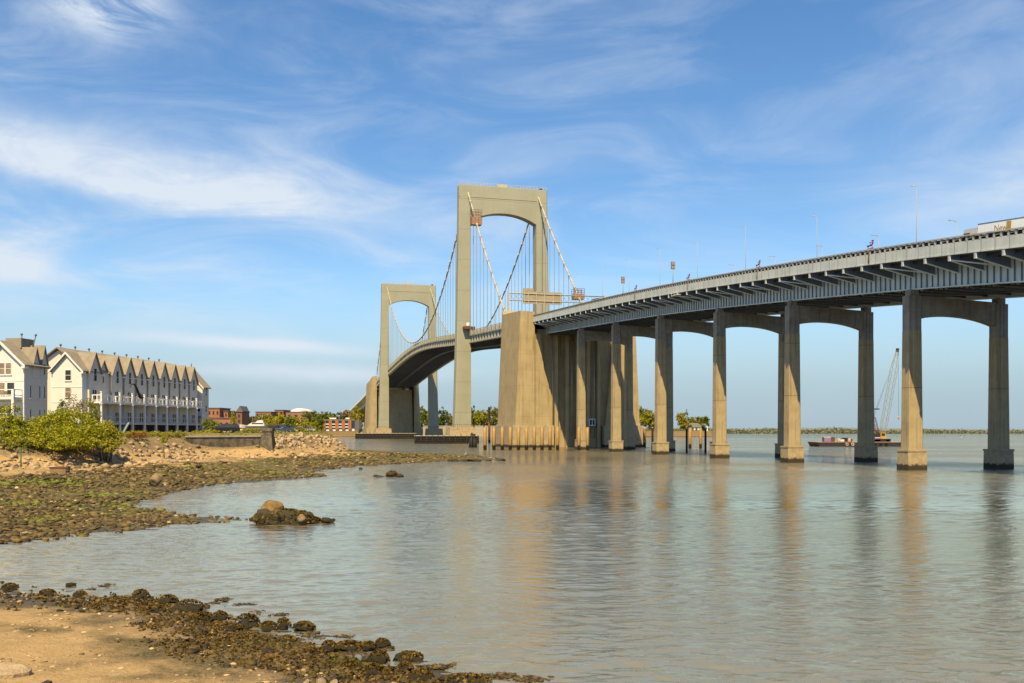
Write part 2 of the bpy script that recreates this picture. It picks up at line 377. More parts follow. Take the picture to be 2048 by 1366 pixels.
def land(X, Y, fine=True):
    X = np.asarray(X, float); Y = np.asarray(Y, float)
    sF = sdf(FORE, X, Y); sB = sdf(BEACH, X, Y); sU = sdf(UP, X, Y)
    zF = np.interp(sF, [-30, 0, 3, 12, 30], [-2.0, 0, .16, .72, 1.6])
    zB = np.interp(sB, [-40, 0, 6, 14, 30, 60, 90], [-2.0, 0, .22, .55, 1.1, 2.3, 2.9])
    z = np.maximum(zF, zB)
    k = np.clip((sU + 4.5) / 8.0, 0, 1); k = k * k * (3 - 2 * k)
    z = np.where(sU > -4.5, z + (5.25 - z) * k, z)
    return z
def gz(x, y):
    return float(land(np.array([x]), np.array([y]))[0])
nd, npx = 330, 360
dd = np.geomspace(7, 338, nd); pp = np.linspace(-650, 1240, npx)
PX, DD = np.meshgrid(pp, dd); GX = (PX - 1024) * DD / F; GY = DD
GZ = land(GX, GY)
nz = np.array([mnoise.fractal(Vector((x * .35, y * .35, 0)), 1.0, 2.1, 4) for x, y in zip(GX.ravel(), GY.ravel())]).reshape(GX.shape)
nz2 = np.array([mnoise.noise(Vector((x * .07, y * .07, 5))) for x, y in zip(GX.ravel(), GY.ravel())]).reshape(GX.shape)
amp = np.clip(.03 + GY * .0009, .03, .16)
GZ = GZ + (nz * amp + nz2 * amp * 1.2) * np.clip((GZ + .9) / .9, 0, 1)
idx = np.arange(nd * npx).reshape(nd, npx)
fc = np.stack([idx[:-1, :-1], idx[:-1, 1:], idx[1:, 1:], idx[1:, :-1]], -1).reshape(-1, 4)
me = mesh_np('beach', np.stack([GX, GY, GZ], -1).reshape(-1, 3), fc, True)
# sand, gravel, weed and damp zones by height above the tide
m, t, b = newmat('beach sand and gravel')
tc = t.n('ShaderNodeTexCoord'); ob = tc.outputs['Object']; sp = t.n('ShaderNodeSeparateXYZ'); t.l(ob, sp.inputs[0])
n1 = t.noise(ob, .22, 5, .6); n2 = t.noise(ob, 1.6, 6, .65); n3 = t.noise(ob, 9, 5, .7); n4 = t.noise(t.mapv(ob, (1, 1, 1), loc=(40, 3, 0)), .6, 6, .62)
col = t.mix(t.ramp(n2, .35, .68), (.58, .405, .195), (.46, .31, .145))
col = t.mix(t.m('MULTIPLY', t.ramp(n3, .56, .68), .7), col, (.19, .125, .055))
col = t.mix(t.m('MULTIPLY', t.ramp(n3, .40, .30), .5), col, (.66, .54, .36))
h = t.m('ADD', sp.outputs[2], t.m('MULTIPLY', t.m('SUBTRACT', n1, .5), 1.0))
h = t.m('ADD', h, t.m('MULTIPLY', t.m('SUBTRACT', n4, .5), .9))
gravel = t.mix(t.ramp(n3, .38, .62), (.17, .125, .06), (.40, .30, .165))
n5 = t.noise(ob, 34, 4, .7)
col = t.mix(t.m('MULTIPLY', t.ramp(n5, .55, .68), .55), col, (.22, .15, .07))
col = t.mix(t.m('MULTIPLY', t.ramp(n5, .40, .30), .45), col, (.72, .58, .38))
hi_ = t.m('MULTIPLY', t.ramp(h, 2.2, 2.7), t.ramp(n4, .3, .5))
col = t.mix(hi_, col, gravel)
far = t.ramp(sp.outputs[1], 38, 46)
weedy = t.mix(t.ramp(n3, .36, .6), (.062, .052, .02), (.20, .155, .07))
wl_ = t.m('MULTIPLY_ADD', far, .67, .14)
wz = t.ramp(t.m('SUBTRACT', h, wl_), .22, -.12)
col = t.mix(wz, col, weedy)
grn = t.m('MULTIPLY', t.m('MULTIPLY', far, t.ramp(n4, .5, .64)), t.ramp(sp.outputs[2], .75, .3))
col = t.mix(t.m('MULTIPLY', grn, .8), col, (.15, .155, .02))
grass = t.mix(t.ramp(n2, .35, .6), (.16, .15, .035), (.26, .21, .07))
col = t.mix(t.ramp(sp.outputs[2], 4.6, 5.0), col, grass)
wet = t.ramp(sp.outputs[2], .22, .02)
col = t.mix(t.m('MULTIPLY', wet, .55), col, (.05, .045, .035))
sc_ = t.n('ShaderNodeVectorMath', operation='SCALE'); t.l(col, sc_.inputs[0]); sc_.inputs['Scale'].default_value = ALB; t.l(sc_.outputs[0], b.inputs['Base Color']); t.l(t.m('MULTIPLY_ADD', wet, -.45, .9), b.inputs['Roughness'])
b.inputs['Specular IOR Level'].default_value = .25
bump(t, b, t.m('ADD', n3, t.m('MULTIPLY', n2, .6)), .8, .12)
g = link('beach', me, m); tag(g, kind='structure')

# ------------------------------------------------------------------ water
WAVE_SLOPE = .125
rw = np.random.RandomState(3)
wpx = np.concatenate([[-90000, -20000, -5000, -1500], np.linspace(-420, 2420, 900), [3600, 7000, 20000, 90000]])
wd = np.concatenate([[2.0, 6.0], np.geomspace(11, 170, 1300), [200, 260, 400, 800, 2000, 6000, 20000, 60000]])
PX, DD = np.meshgrid(wpx, wd); GX = (PX - 1024) * DD / F; GY = DD
GZ = np.zeros(GX.shape); row = GY * .0021
nW = 72
for k in range(nW):
    lam = math.exp(rw.uniform(math.log(.24), math.log(2.2))); th = rw.normal() * .42 + .12 * math.sin(k); kk = 2 * math.pi / lam
    slope = WAVE_SLOPE * math.sqrt(2 / nW) * (.9 if lam > .7 else 1.15)
    fade = np.clip((lam / row - 2.2) / 2.5, 0, 1)
    GZ += fade * slope / kk * np.sin(kk * (math.sin(th) * GX + math.cos(th) * GY) + rw.uniform(0, 6.28))
lull = .75 + .35 * np.sin(GX * .045 + 1.3 * np.sin(GY * .06)) * np.sin(GY * .085 + .9 * np.sin(GX * .03)) + .15 * np.sin(GX * .21 + GY * .13)
GZ *= lull * np.clip((GY - 9) / 3, 0, 1) * np.clip((165 - GY) / 30, 0, 1) * np.clip((2400 - np.abs(PX - 1000) * 1.0) / 900, 0, 1)
idx = np.arange(GX.size).reshape(GX.shape)
fc = np.stack([idx[:-1, :-1], idx[:-1, 1:], idx[1:, 1:], idx[1:, :-1]], -1).reshape(-1, 4)
me = mesh_np('water', np.stack([GX, GY, GZ], -1).reshape(-1, 3), fc, True)
m = bpy.data.materials.new('silty bay water'); m.use_nodes = True
t = NT(m.node_tree); m.node_tree.nodes.remove(m.node_tree.nodes['Principled BSDF']); out = m.node_tree.nodes['Material Output']
tc = t.n('ShaderNodeTexCoord'); ob = tc.outputs['Object']
w1 = t.noise(t.mapv(ob, (.40, 1.35, 1), (0, 0, .10)), 1.0, 5, .62, .8)
w2 = t.noise(t.mapv(ob, (1.5, 4.6, 1), (0, 0, -.16)), 1.0, 4, .65, .5)
w3 = t.noise(t.mapv(ob, (.07, .22, 1), (0, 0, .2)), 1.0, 3, .5)
patch = t.noise(t.mapv(ob, (.006, .03, 1), (0, 0, .08)), 1.0, 4, .55)
def ridge(v, p): return t.m('POWER', t.m('SUBTRACT', 1.0, t.m('ABSOLUTE', t.m('MULTIPLY_ADD', v, 2.0, -1.0))), p)
w1 = ridge(w1, 1.6); w2 = ridge(w2, 1.5)
hgt = t.m('ADD', t.m('ADD', t.m('MULTIPLY', w1, 1.0), t.m('MULTIPLY', w2, .36)), t.m('MULTIPLY', w3, 1.3))
bp = t.n('ShaderNodeBump'); t.l(hgt, bp.inputs['Height']); bp.inputs['Distance'].default_value = .22
spw = t.n('ShaderNodeSeparateXYZ'); t.l(ob, spw.inputs[0])
t.l(t.m('MULTIPLY', t.m('MULTIPLY_ADD', t.ramp(patch, .36, .64), .5, .4), t.m('MULTIPLY_ADD', t.ramp(spw.outputs[1], 70, 165), .82, .18)), bp.inputs['Strength'])
df = t.n('ShaderNodeBsdfDiffuse'); t.l(bp.outputs[0], df.inputs['Normal'])
t.l(t.mix(t.ramp(patch, .3, .7), (.185, .176, .135), (.157, .149, .116)), df.inputs['Color'])
gl = t.n('ShaderNodeBsdfGlossy'); gl.inputs['Roughness'].default_value = .05; gl.inputs['Color'].default_value = (1, .875, .655, 1); t.l(bp.outputs[0], gl.inputs['Normal'])
fr = t.n('ShaderNodeFresnel'); fr.inputs['IOR'].default_value = 1.333; t.l(bp.outputs[0], fr.inputs['Normal'])
mx = t.n('ShaderNodeMixShader'); t.l(t.m('MULTIPLY_ADD', fr.outputs[0], 1.5, .19, clamp=True), mx.inputs[0])
t.l(df.outputs[0], mx.inputs[1]); t.l(gl.outputs[0], mx.inputs[2]); t.l(mx.outputs[0], out.inputs['Surface'])
wo = link('water', me, m); tag(wo, kind='structure')

# ------------------------------------------------------------------ far land
FAR = [(at(p, d).x, d) for p, d in ((-900, 345), (300, 350), (470, 362), (560, 400), (600, 470), (622, 600), (632, 760), (640, 832), (720, 836), (860, 838), (1000, 836), (1180, 834), (1300, 836), (1400, 834), (1426, 850), (1424, 930), (1380, 1100), (1250, 1500), (900, 2600), (-900, 2600))]
fd = np.concatenate([np.linspace(340, 900, 150), np.geomspace(905, 2650, 30)]); fp = np.linspace(-880, 1460, 190)
PX, DD = np.meshgrid(fp, fd); GX = (PX - 1024) * DD / F; GY = DD
s_ = sdf(FAR, GX, GY)
GZ = np.interp(s_, [-6, 0, 1.5, 6, 40, 200, 800], [-1.5, -.1, 2.0, 3.9, 4.6, 6.0, 9.0])
idx = np.arange(len(fd) * len(fp)).reshape(len(fd), len(fp))
fc = np.stack([idx[:-1, :-1], idx[:-1, 1:], idx[1:, 1:], idx[1:, :-1]], -1).reshape(-1, 4)
keep = (s_[:-1, :-1] > -14).ravel()
far_land = link('far_shore_ground', mesh_np('far_shore_ground', np.stack([GX, GY, GZ], -1).reshape(-1, 3), fc[keep], True),
     mat('far bank earth', (.36, .28, .16), (.22, .20, .08), .12, .9, bmp=.5, bdist=.4, tide=(.8, 1.0, (.08, .065, .045))))
tag(far_land, kind='structure')
def fz(x, y):
    s = float(sdf(FAR, np.array([x]), np.array([y]))[0])
    return float(np.interp(s, [-6, 0, 1.5, 6, 40, 200, 800], [-1.5, -.1, 2.0, 3.9, 4.6, 6.0, 9.0]))
# wooded shore across the bay: a strip of knolls under one far-off wood
def knolls(name, d0, d1, p0, p1, prof, m, seed):
    n = 260; V = []; rows = 7
    for j in range(rows):
        for i in range(n):
            px = p0 + (p1 - p0) * i / (n - 1); f = j / (rows - 1)
            d = d0 + (d1 - d0) * f
            top = .72 * np.interp(px, [a for a, _ in prof], [c for _, c in prof])
            x = (px - 1024) * d0 / F * (1 + .0 * f)
            hz_ = top * math.sin(math.pi * min(1, f * .9 + .02)) * (1 + .28 * mnoise.fractal(Vector((x * .02, f * 4, seed)), 1, 2, 4))
            V.append((x, d, max(-.5, hz_) - .3))
    idx = np.arange(rows * n).reshape(rows, n)
    fc = np.stack([idx[:-1, :-1], idx[:-1, 1:], idx[1:, 1:], idx[1:, :-1]], -1).reshape(-1, 4)
    return link(name, mesh_np(name, V, fc, True), m)
mw = mat('far wooded hill', (.19, .21, .15), (.27, .26, .19), .05, .95, bmp=.6, bdist=2.0)
mh = mat('hazed distant hills', (.20, .245, .265), (.24, .28, .285), .01, .95, bmp=0)  # bluish grey: the haze of distance is put into the hill colour
PROF = [(1430, 9), (1455, 10), (1500, 7), (1530, 8), (1555, 12), (1600, 7), (1640, 6), (1670, 9), (1700, 13), (1725, 9), (1760, 5), (1800, 4), (1840, 6), (1865, 12), (1885, 9), (1910, 5), (1980, 4), (2060, 5), (2300, 6)]
k1 = knolls('far_shore_hill', 1500, 1720, 1400, 2300, PROF, mw, 1.0); tag(k1, kind='structure')
k2 = knolls('distant_hills', 3200, 3900, 1200, 2500, [(1200, 20), (1440, 21), (1560, 17), (1760, 22), (1900, 16), (2100, 13), (2500, 16)], mh, 4.0); tag(k2, kind='structure')
# ------------------------------------------------------------------ the bridge: local frame p (across), s (along, away from the viewer), z
TH = math.atan(.2647); T1 = Vector((-4.26, 415.0, 0)); CT, ST = math.cos(TH), math.sin(TH)
def W(p, s, z=0.0): return Vector((T1.x + p * CT - s * ST, T1.y + p * ST + s * CT, z))
_S = np.array([-420, -363, -312, -293.6, -262.5, -204.6, -111.5, -59.8, 36, 142.7, 249, 345, 392, 614, 800])
_Z = np.array([18.2, 24.7, 29.85, 31.7, 34.45, 38.9, 44.05, 46.8, 52.0, 57.6, 54.0, 47.5, 43.5, 28.0, 16.0])
def _spline(x, y):
    n = len(x); h = np.diff(x); A = np.zeros((n, n)); r = np.zeros(n); A[0, 0] = A[-1, -1] = 1
    for i in range(1, n - 1):
        A[i, i - 1] = h[i - 1]; A[i, i] = 2 * (h[i - 1] + h[i]); A[i, i + 1] = h[i]
        r[i] = 6 * ((y[i + 1] - y[i]) / h[i] - (y[i] - y[i - 1]) / h[i - 1])
    return np.linalg.solve(A, r)
_M = _spline(_S, _Z)
def zt(s):
    i = int(np.clip(np.searchsorted(_S, s) - 1, 0, len(_S) - 2)); h = _S[i + 1] - _S[i]; a = (_S[i + 1] - s) / h; b = (s - _S[i]) / h
    return float(a * _Z[i] + b * _Z[i + 1] + ((a ** 3 - a) * _M[i] + (b ** 3 - b) * _M[i + 1]) * h * h / 6)
def sweep(mb, prof, ss):
    return mb.loft([[(p, s, zt(s) + dz) for p, dz in prof] for s in ss])
LSP = 285.4
bridge = empty('suspension_bridge', T1, TH)
tag(bridge, 'long pale suspension bridge with two arched portal towers and concrete anchorages', 'bridge')

# --- towers
def leg_mb(sg):
    mb = MB(); rings = []
    for z, po, dh in ((3, 22.6, 3.3), (12, 22.2, 3.2), (40, 21.4, 2.9), (80, 20.7, 2.6), (98.2, 20.4, 2.5), (114.2, 20.3, 2.4)):
        a, b_ = (15.1, po); c = .35
        rings.append([(sg * a, -dh, z), (sg * (b_ - c), -dh, z), (sg * b_, -dh + c, z), (sg * b_, dh - c, z), (sg * (b_ - c), dh, z), (sg * a, dh, z)])
    return mb.loft(rings)
def portal_mb():
    pts = [(-15.1, 114.2), (15.1, 114.2)]
    n = 18
    for i in range(n + 1):
        p = 15.1 - 30.2 * i / n
        pts.append((p, 98.4 + 4.1 * (1 - (abs(p) / 15.1) ** 2.2)))
    mb = MB(); mb.prism(pts, 'y', -2.32, 2.32)
    return mb
def tower_at(s0, lab):
    tw = MB().build('tower', M['tower'], bridge) if False else None
    tw = portal_mb().build('tower', M['tower'], bridge); tw.location = (0, s0, 0); tw['label'] = lab
    for sg in (-1, 1):
        lg = leg_mb(sg).build('tower_leg', M['tower'], tw)
    mb = MB()
    for i in range(27):
        p = -19.9 + 39.8 * i / 26
        for y in (-2.2, 2.2): mb.box(p - .06, p + .06, y - .06, y + .06, 114.2, 115.5)
    for y in (-2.2, 2.2):
        mb.box(-20, 20, y - .05, y + .05, 115.4, 115.52); mb.box(-20, 20, y - .04, y + .04, 114.8, 114.88)
    mb.box(-2.5, 2.2, -1, 1, 114.2, 115.9)
    mb.build('tower_railing', M['rail'], tw)
    mb = MB(); mb.box(17.2, 18.4, -.6, .6, 114.2, 115.4); mb.build('beacon', M['dark'], tw)
    # horizontal seam bands just proud of the plates
    mb = MB(); mb.box(-20.34, 20.34, -2.44, 2.44, 108.9, 109.15); mb.build('seam_band', M['tower'], tw)
    for sg in (-1, 1):
        c = 19.2 * sg; mb = MB()
        mb.frus((c - 6.2, c + 6.2, -6, 6), (c - 5.6, c + 5.6, -5.4, 5.4), -2, 7.0); mb.build('tower_footing', M['foot'], tw)
        for y in (-5.1, 5.1):
            mb = MB(); mb.box(c - 5.3, c + 5.3, y - .05, y + .05, 8.3, 8.42)
            for i in range(12):
                p = c - 5.2 + 10.4 * i / 11; mb.box(p - .05, p + .05, y - .05, y + .05, 7, 8.35)
            mb.build('footing_fence', M['rust'], tw)
    return tw
tower_at(0, 'nearer and taller-looking arched tower'); tower_at(LSP, 'farther arched tower standing left of the nearer one')

# --- main cables
ZC = 112.6; MID = LSP / 2
def zcab(s):
    if 0 <= s <= LSP: return 113 - 54.5 * (1 - ((s - MID) / MID) ** 2)
    q = -s if s < 0 else s - LSP
    return 113 - .92 * q - .0016 * q * (75 - q)
bands = [-72 + 6.5 * i for i in range(11)] + [LSP * i / 44 for i in range(1, 44)] + [LSP + 7 + 6.5 * i for i in range(10)]
for sg in (-1, 1):
    pts = []; rad = []
    for s in bands:        # the clamps are thick collars along the cable
        for ds, r in ((-.30, .36), (-.28, .50), (.28, .50), (.30, .36)): pts.append((16.2 * sg, s + ds, zcab(s + ds))); rad.append(r)
    for s0 in (-2.3, 0, 2.3, LSP - 2.3, LSP, LSP + 2.3): pts.append((16.2 * sg, s0, zcab(s0))); rad.append(.36)
    od = sorted(range(len(pts)), key=lambda i: pts[i][1]); pts = [pts[i] for i in od]; rad = [rad[i] for i in od]
    MB().tube(pts, rad, 8).build('main_cable', M['cable'], bridge)
# --- hangers: the hundred nearest are parts, the last few behind the far tower one mass
hme = MB().tube([(0, 0, 0), (0, 0, 1)], .12, 5).build('hanger', M['hanger'], bridge)
hs_ = []
for sg in (-1, 1):
    for i in range(1, 44): hs_.append((sg, LSP * i / 44))
    for i in range(1, 11): hs_.append((sg, -6.49 * i))
hs_ = [h for h in hs_ if zcab(h[1]) - zt(h[1]) > .6]
hs_.sort(key=lambda h: h[1])
first = True
for sg, s in hs_[:100]:
    o = hme if first else hme.copy()
    if not first: COL.objects.link(o); o.parent = bridge
    first = False
    o.location = (16.2 * sg, s, zt(s) - 1.5); o.scale = (1, 1, zcab(s) - zt(s) + 1.5)
mb = MB()
for sg in (-1, 1):
    for s in [LSP + 6.49 * i for i in range(1, 11)]: mb.tube([(16.2 * sg, s, zt(s) - 1.5), (16.2 * sg, s, zcab(s))], .1, 4)
for sg, s in hs_[100:]: mb.tube([(16.2 * sg, s, zt(s) - 1.5), (16.2 * sg, s, zcab(s))], .1, 4)
tag(mb.build('hanger', M['hanger'], bridge), kind='stuff')
# --- suspended span
ss = [-71 + (LSP + 142) * i / 90 for i in range(91)]
mb = MB()
sweep(mb, [(-15.6, -1.95), (15.6, -1.95), (15.6, -2.35), (-15.6, -2.35)], ss); mb.build('roadway', M['asphalt'], bridge)
for sg in (-1, 1):
    mb = MB()
    sweep(mb, [(sg * 15.7, -.55), (sg * 15.95, -.55), (sg * 15.95, -1.9), (sg * 15.7, -1.9)], ss)
    sweep(mb, [(sg * 15.6, 0), (sg * 16.0, 0), (sg * 16.0, -.14), (sg * 15.6, -.14)], ss)
    s = -71
    while s < LSP + 71:
        z = zt(s); mb.box(sg * 15.98 - .11, sg * 15.98 + .11, s - .1, s + .1, z - 1.95, z - .1); s += 2.16
    mb.build('span_parapet', M['spanpaint'], bridge)
    mb = MB()
    sweep(mb, [(sg * 14.0, -4.75), (sg * 15.85, -4.75), (sg * 15.85, -5.35), (sg * 14.0, -5.35)], ss)
    sweep(mb, [(sg * 14.4, -2.05), (sg * 15.9, -2.05), (sg * 15.9, -2.4), (sg * 14.4, -2.4)], ss)
    s = -70
    while s < LSP + 70:
        z = zt(s)
        prof = [(sg * 15.88, z - 2.3), (sg * 15.66, z - 2.9), (sg * 15.55, z - 3.6), (sg * 15.7, z - 4.8), (sg * 15.2, z - 4.8), (sg * 15.2, z - 2.3)]
        mb.prism(prof, 'y', s - .7, s + .7); s += 5.2
    sgd = mb.build('stiffening_girder', M['spanpaint'], bridge)
    mb = MB(); sweep(mb, [(sg * 15.0, -2.38), (sg * 15.22, -2.38), (sg * 15.22, -4.8), (sg * 15.0, -4.8)], ss); mb.build('truss_gap_shade', M['bsteel'], sgd)  # recess behind the ribs: shade of the truss openings put into the colour
mb = MB()
sweep(mb, [(-14.1, -5.1), (14.1, -5.1), (14.1, -5.3), (-14.1, -5.3)], ss)
for i in range(66):
    s = -68 + (LSP + 136) * i / 65; z = zt(s); mb.box(-14.1, 14.1, s - .2, s + .2, z - 5.75, z - 5.28)
sweep(mb, [(-1.2, -5.25), (1.2, -5.25), (1.2, -5.9), (-1.2, -5.9)], ss)
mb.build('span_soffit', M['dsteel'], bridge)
# --- anchorages
def anchorage(s0, d, lab):
    """d=-1: the viewer's side"""
    def S(v): return s0 + d * v
    an = MB()
    zd = zt(S(33))
    # centre wall under the deck
    an.frus((-15, 15, *sorted((S(5), S(33.0)))), (-14, 14, *sorted((S(5), S(32.2)))), 0, zd - 4.5)
    o = an.build('anchorage', M['anchor'], bridge); o['label'] = lab
    for sg in (-1, 1):
        mb = MB(); rings = []
        za, zb = zt(S(35)) + 1.3, zt(S(2)) + 3.8
        for f in (0, 1):
            z = [0, 0, 0, 0, 0, 0] if f == 0 else [za, za + .6, (za + zb) / 2 - 1.0, zb, zb, za - .2]
            po = 22.6 - 2.2 * f; pi = 15.5
            rings.append([(sg * po, S(35), z[0]), (sg * po, S(11), z[1] if f else 0), (sg * (po - 1.3), S(5), z[2]), (sg * (po - 4), S(1), z[3]), (sg * pi, S(1), z[4]), (sg * pi, S(35), z[5])])
        if f: rings[1][1] = (sg * 20.4, S(11), za + 1.5); rings[1][2] = (sg * 19.1, S(5), zb - .8)
        mb.loft(rings)
        mb.build('anchorage_tower', M['anchor'], o)
        mb = MB(); mb.frus(((15.4 if sg > 0 else -15.6) - (6.2 if sg > 0 else 0), (15.6 if sg > 0 else -15.4) + (6.2 if sg < 0 else 0), *sorted((S(20), S(34.3)))),
                           ((15.4 if sg > 0 else -15.6) - (2.1 if sg > 0 else 0), (15.6 if sg > 0 else -15.4) + (2.1 if sg < 0 else 0), *sorted((S(20), S(34.0)))), 0, zd - 6.2)
        mb.build('buttress', M['anchor'], o)
        mb = MB(); mb.box(*sorted((sg * 9.0, sg * 23.3)), *sorted((S(6), S(35.8))), -2, 7.4); mb.build('anchorage_plinth', M['foot'], o)
    # vertical ribs and drain pipes on the shaded wall
    mb = MB()
    for p in (-7.6, -3.8, 0, 3.8, 7.6): mb.box(p - .55, p + .55, *sorted((S(32.1), S(34.2))), 0, zd - 6.5)
    mb.build('pilaster', M['anchor'], o)
    mb = MB()
    for p in (-9.0, -2.2, 5.8): mb.tube([(p, S(34.4), 3), (p, S(34.4), zd - 6)], .13, 6)
    mb.build('drain_pipe', M['chrome'], o)
    f = MB(); f.box(3.9, 6.2, *sorted((S(34.2), S(34.5))), 7.3, 9.7); f = f.build('window', M['white'], o)
    p = MB(); p.box(4.2, 4.9, *sorted((S(34.3), S(34.56))), 7.6, 9.4); p.box(5.2, 5.9, *sorted((S(34.3), S(34.56))), 7.6, 9.4); p.build('window_pane', M['dark'], f)
    return o
anchorage(-70, -1, 'nearer anchorage between the viaduct and the side span')
anchorage(LSP + 70, 1, 'farther anchorage beyond the far tower')
# --- far approach
ssf = [LSP + 70 + 12 * i for i in range(36)]
mb = MB(); sweep(mb, [(-15.6, -1.4), (15.6, -1.4), (15.6, -2.2), (-15.6, -2.2)], ssf)
for sg in (-1, 1):
    sweep(mb, [(sg * 15.6, 0), (sg * 15.95, 0), (sg * 15.95, -2.2), (sg * 15.6, -2.2)], ssf); sweep(mb, [(sg * 9, -2.2), (sg * 9.4, -2.2), (sg * 9.4, -5.4), (sg * 9, -5.4)], ssf)
mb.build('far_approach_deck', M['steel'], bridge)
for i in range(7):
    s = LSP + 140 + 44 * i; mb = MB(); z = zt(s) - 5.4
    for sg in (-1, 1): mb.frus((sg * 9 - 1.3, sg * 9 + 1.3, s - 1.3, s + 1.3), (sg * 9 - 1, sg * 9 + 1, s - 1, s + 1), 0, z)
    mb.box(-8, 8, s - .8, s + .8, z - 3, z - .4); mb.build('far_approach_pier', M['concrete'], bridge)

# ------------------------------------------------------------------ approach viaduct
VO = (-3.0, -200.0, 0.0)
via = empty('approach_viaduct', W(-3, -200), TH)
tag(via, 'steel girder road viaduct on tall paired concrete columns rising out of the water', 'viaduct')
PL, PR = -10.6, 4.7           # girder lines
EL_, ER = -16.0, 10.0         # deck edges
va = [-378 + 4.6 * i for i in range(68)]     # to s = -69.8
def V(): return MB(VO)
mb = V(); sweep(mb, [(EL_ + .3, -1.75), (ER - .3, -1.75), (ER - .3, -2.3), (EL_ + .3, -2.3)], va); mb.build('deck_slab', M['slab'], via)
mb = V(); sweep(mb, [(EL_ + .5, -1.70), (ER - .5, -1.70), (ER - .5, -1.74), (EL_ + .5, -1.74)], va); mb.build('road_surface', M['asphalt'], via)
for e, q in ((EL_, 1), (ER, -1)):
    mb = V()
    sweep(mb, [(e, -.78), (e + q * .3, -.78), (e + q * .3, -2.3), (e, -2.3)], va)
    sweep(mb, [(e - q * .08, -2.18), (e, -2.18), (e, -2.36), (e - q * .08, -2.36)], va)
    mb.build('parapet', M['parapet'], via)
    mb = V(); sweep(mb, [(e - q * .1, 0), (e + q * .25, 0), (e + q * .25, -.16), (e - q * .1, -.16)], va)
    s = -378.0; k = 0
    while s < -70:
        z = zt(s); mb.box(e - .02, e + q * .2 + .02, s - .13, s + .13, z - .8, z - .1) if q > 0 else mb.box(e - .2, e + .02, s - .13, s + .13, z - .8, z - .1)
        if k % 2: mb.box(min(e, e + q * .16), max(e, e + q * .16), s - 1.15, s, z - .56, z - .46)
        k += 1; s += 1.15
    mb.build('railing', M['rail'], via)
    mb = V(); sweep(mb, [(e + q * .32, -.2), (e + q * .40, -.2), (e + q * .40, -1.75), (e + q * .32, -1.75)], va); mb.build('gap_backing', M['dark'], via)  # dark sheet behind the railing posts; makes the gaps between them dark
for p, lo in ((PL, 0), (PR, .7)):
    mb = V()
    sweep(mb, [(p - .04, -2.3), (p + .04, -2.3), (p + .04, -5.9 - lo), (p - .04, -5.9 - lo)], va)
    sweep(mb, [(p - .38, -5.85 - lo), (p + .38, -5.85 - lo), (p + .38, -5.99 - lo), (p - .38, -5.99 - lo)], va)
    sweep(mb, [(p - .3, -2.31), (p + .3, -2.31), (p + .3, -2.42), (p - .3, -2.42)], va)
    gd = mb.build('plate_girder', M['steel'], via)
    mb = V(); s = -378.0
    while s < -104:
        z = zt(s); mb.box(p - .24, p + .24, s - .05, s + .05, z - 5.84, z - 2.43); s += 1.15
    mb.build('web_stiffener', M['stiff'], gd)  # darker than the girder: shadow lines beside each rib put into the colour
mb = V()
for i in range(60):
    s = -376 + 4.6 * i
    if s > -104: break
    z = zt(s)
    mb.box(PL + .2, PR - .2, s - .12, s + .12, z - 3.3, z - 2.3)
    mb.box(PL + .2, PR - .2, s - .12, s + .12, z - 6.3, z - 6.0)
    mb.beam((PL + .3, s, z - 5.6), ((PL + PR) / 2, s, z - 3.2), .2, .2); mb.beam((PR - .3, s, z - 5.6), ((PL + PR) / 2, s, z - 3.2), .2, .2)
    z2 = zt(s + 4.6); mb.beam((PL + .3, s, z - 6.2), (PR - .3, s + 4.6, z2 - 6.2), .18, .12); mb.beam((PR - .3, s, z - 6.2), (PL + .3, s + 4.6, z2 - 6.2), .18, .12)
for q in (-7.0, -3.0, 1.0): sweep(mb, [(q - .12, -2.3), (q + .12, -2.3), (q + .12, -3.1), (q - .12, -3.1)], va[:60])
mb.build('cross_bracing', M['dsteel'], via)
for q in (EL_ + 1.8, EL_ + 3.5, ER - 1.8, ER - 3.5):
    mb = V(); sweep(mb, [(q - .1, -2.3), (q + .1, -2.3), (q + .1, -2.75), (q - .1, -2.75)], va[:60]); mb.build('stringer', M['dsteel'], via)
def bracket_mb(e, p):
    q = 1 if p > e else -1
    mb = MB()
    mb.prism([(e + q * .1, -2.31), (p - q * .05, -2.31), (p - q * .05, -4.1), (e + q * .1, -3.0)], 'y', -.03, .03)
    for f in (.25, .5, .75):
        x = e + (p - e) * f; mb.box(x - .05, x + .05, -.1, .1, -3.0 - 1.1 * f + .02, -2.33)
    return mb
def stub_mb(e, q):
    mb = MB(); mb.box(min(e - q * .05, e + q * .1), max(e - q * .05, e + q * .1), -.2, .2, -3.15, -2.37); return mb
def chord_mb(e, p):
    q = 1 if p > e else -1
    mb = MB(); mb.beam((e + q * .1, 0, -3.05), (p - q * .1, 0, -4.15), .34, .09); return mb
def brackets(e, p, n, s_list):
    b0 = None
    for s in s_list:
        if b0 is None:
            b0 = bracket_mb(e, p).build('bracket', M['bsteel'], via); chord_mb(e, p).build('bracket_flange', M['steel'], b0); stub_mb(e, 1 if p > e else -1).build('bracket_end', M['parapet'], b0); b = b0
        else: b = copy_tree(b0, via)
        b.location = (3.0, s + 200, zt(s))
sl = [-107.0 - 4.6 * i for i in range(58)]
brackets(EL_, PL, 0, sl)
mb = V()
for s in sl:
    z = zt(s)
    for (x0, x1, z0, z1) in ((0, 0, 0, 0),):
        mb.prism([(ER - .1, z - 2.31), (PR + .05, z - 2.31), (PR + .05, z - 4.1), (ER - .1, z - 3.0)], 'y', s - .04, s + .04)
        mb.beam((ER - .1, s, z - 3.05), (PR + .1, s, z - 4.15), .34, .09)
tag(mb.build('bracket', M['dsteel'], via), kind='stuff')
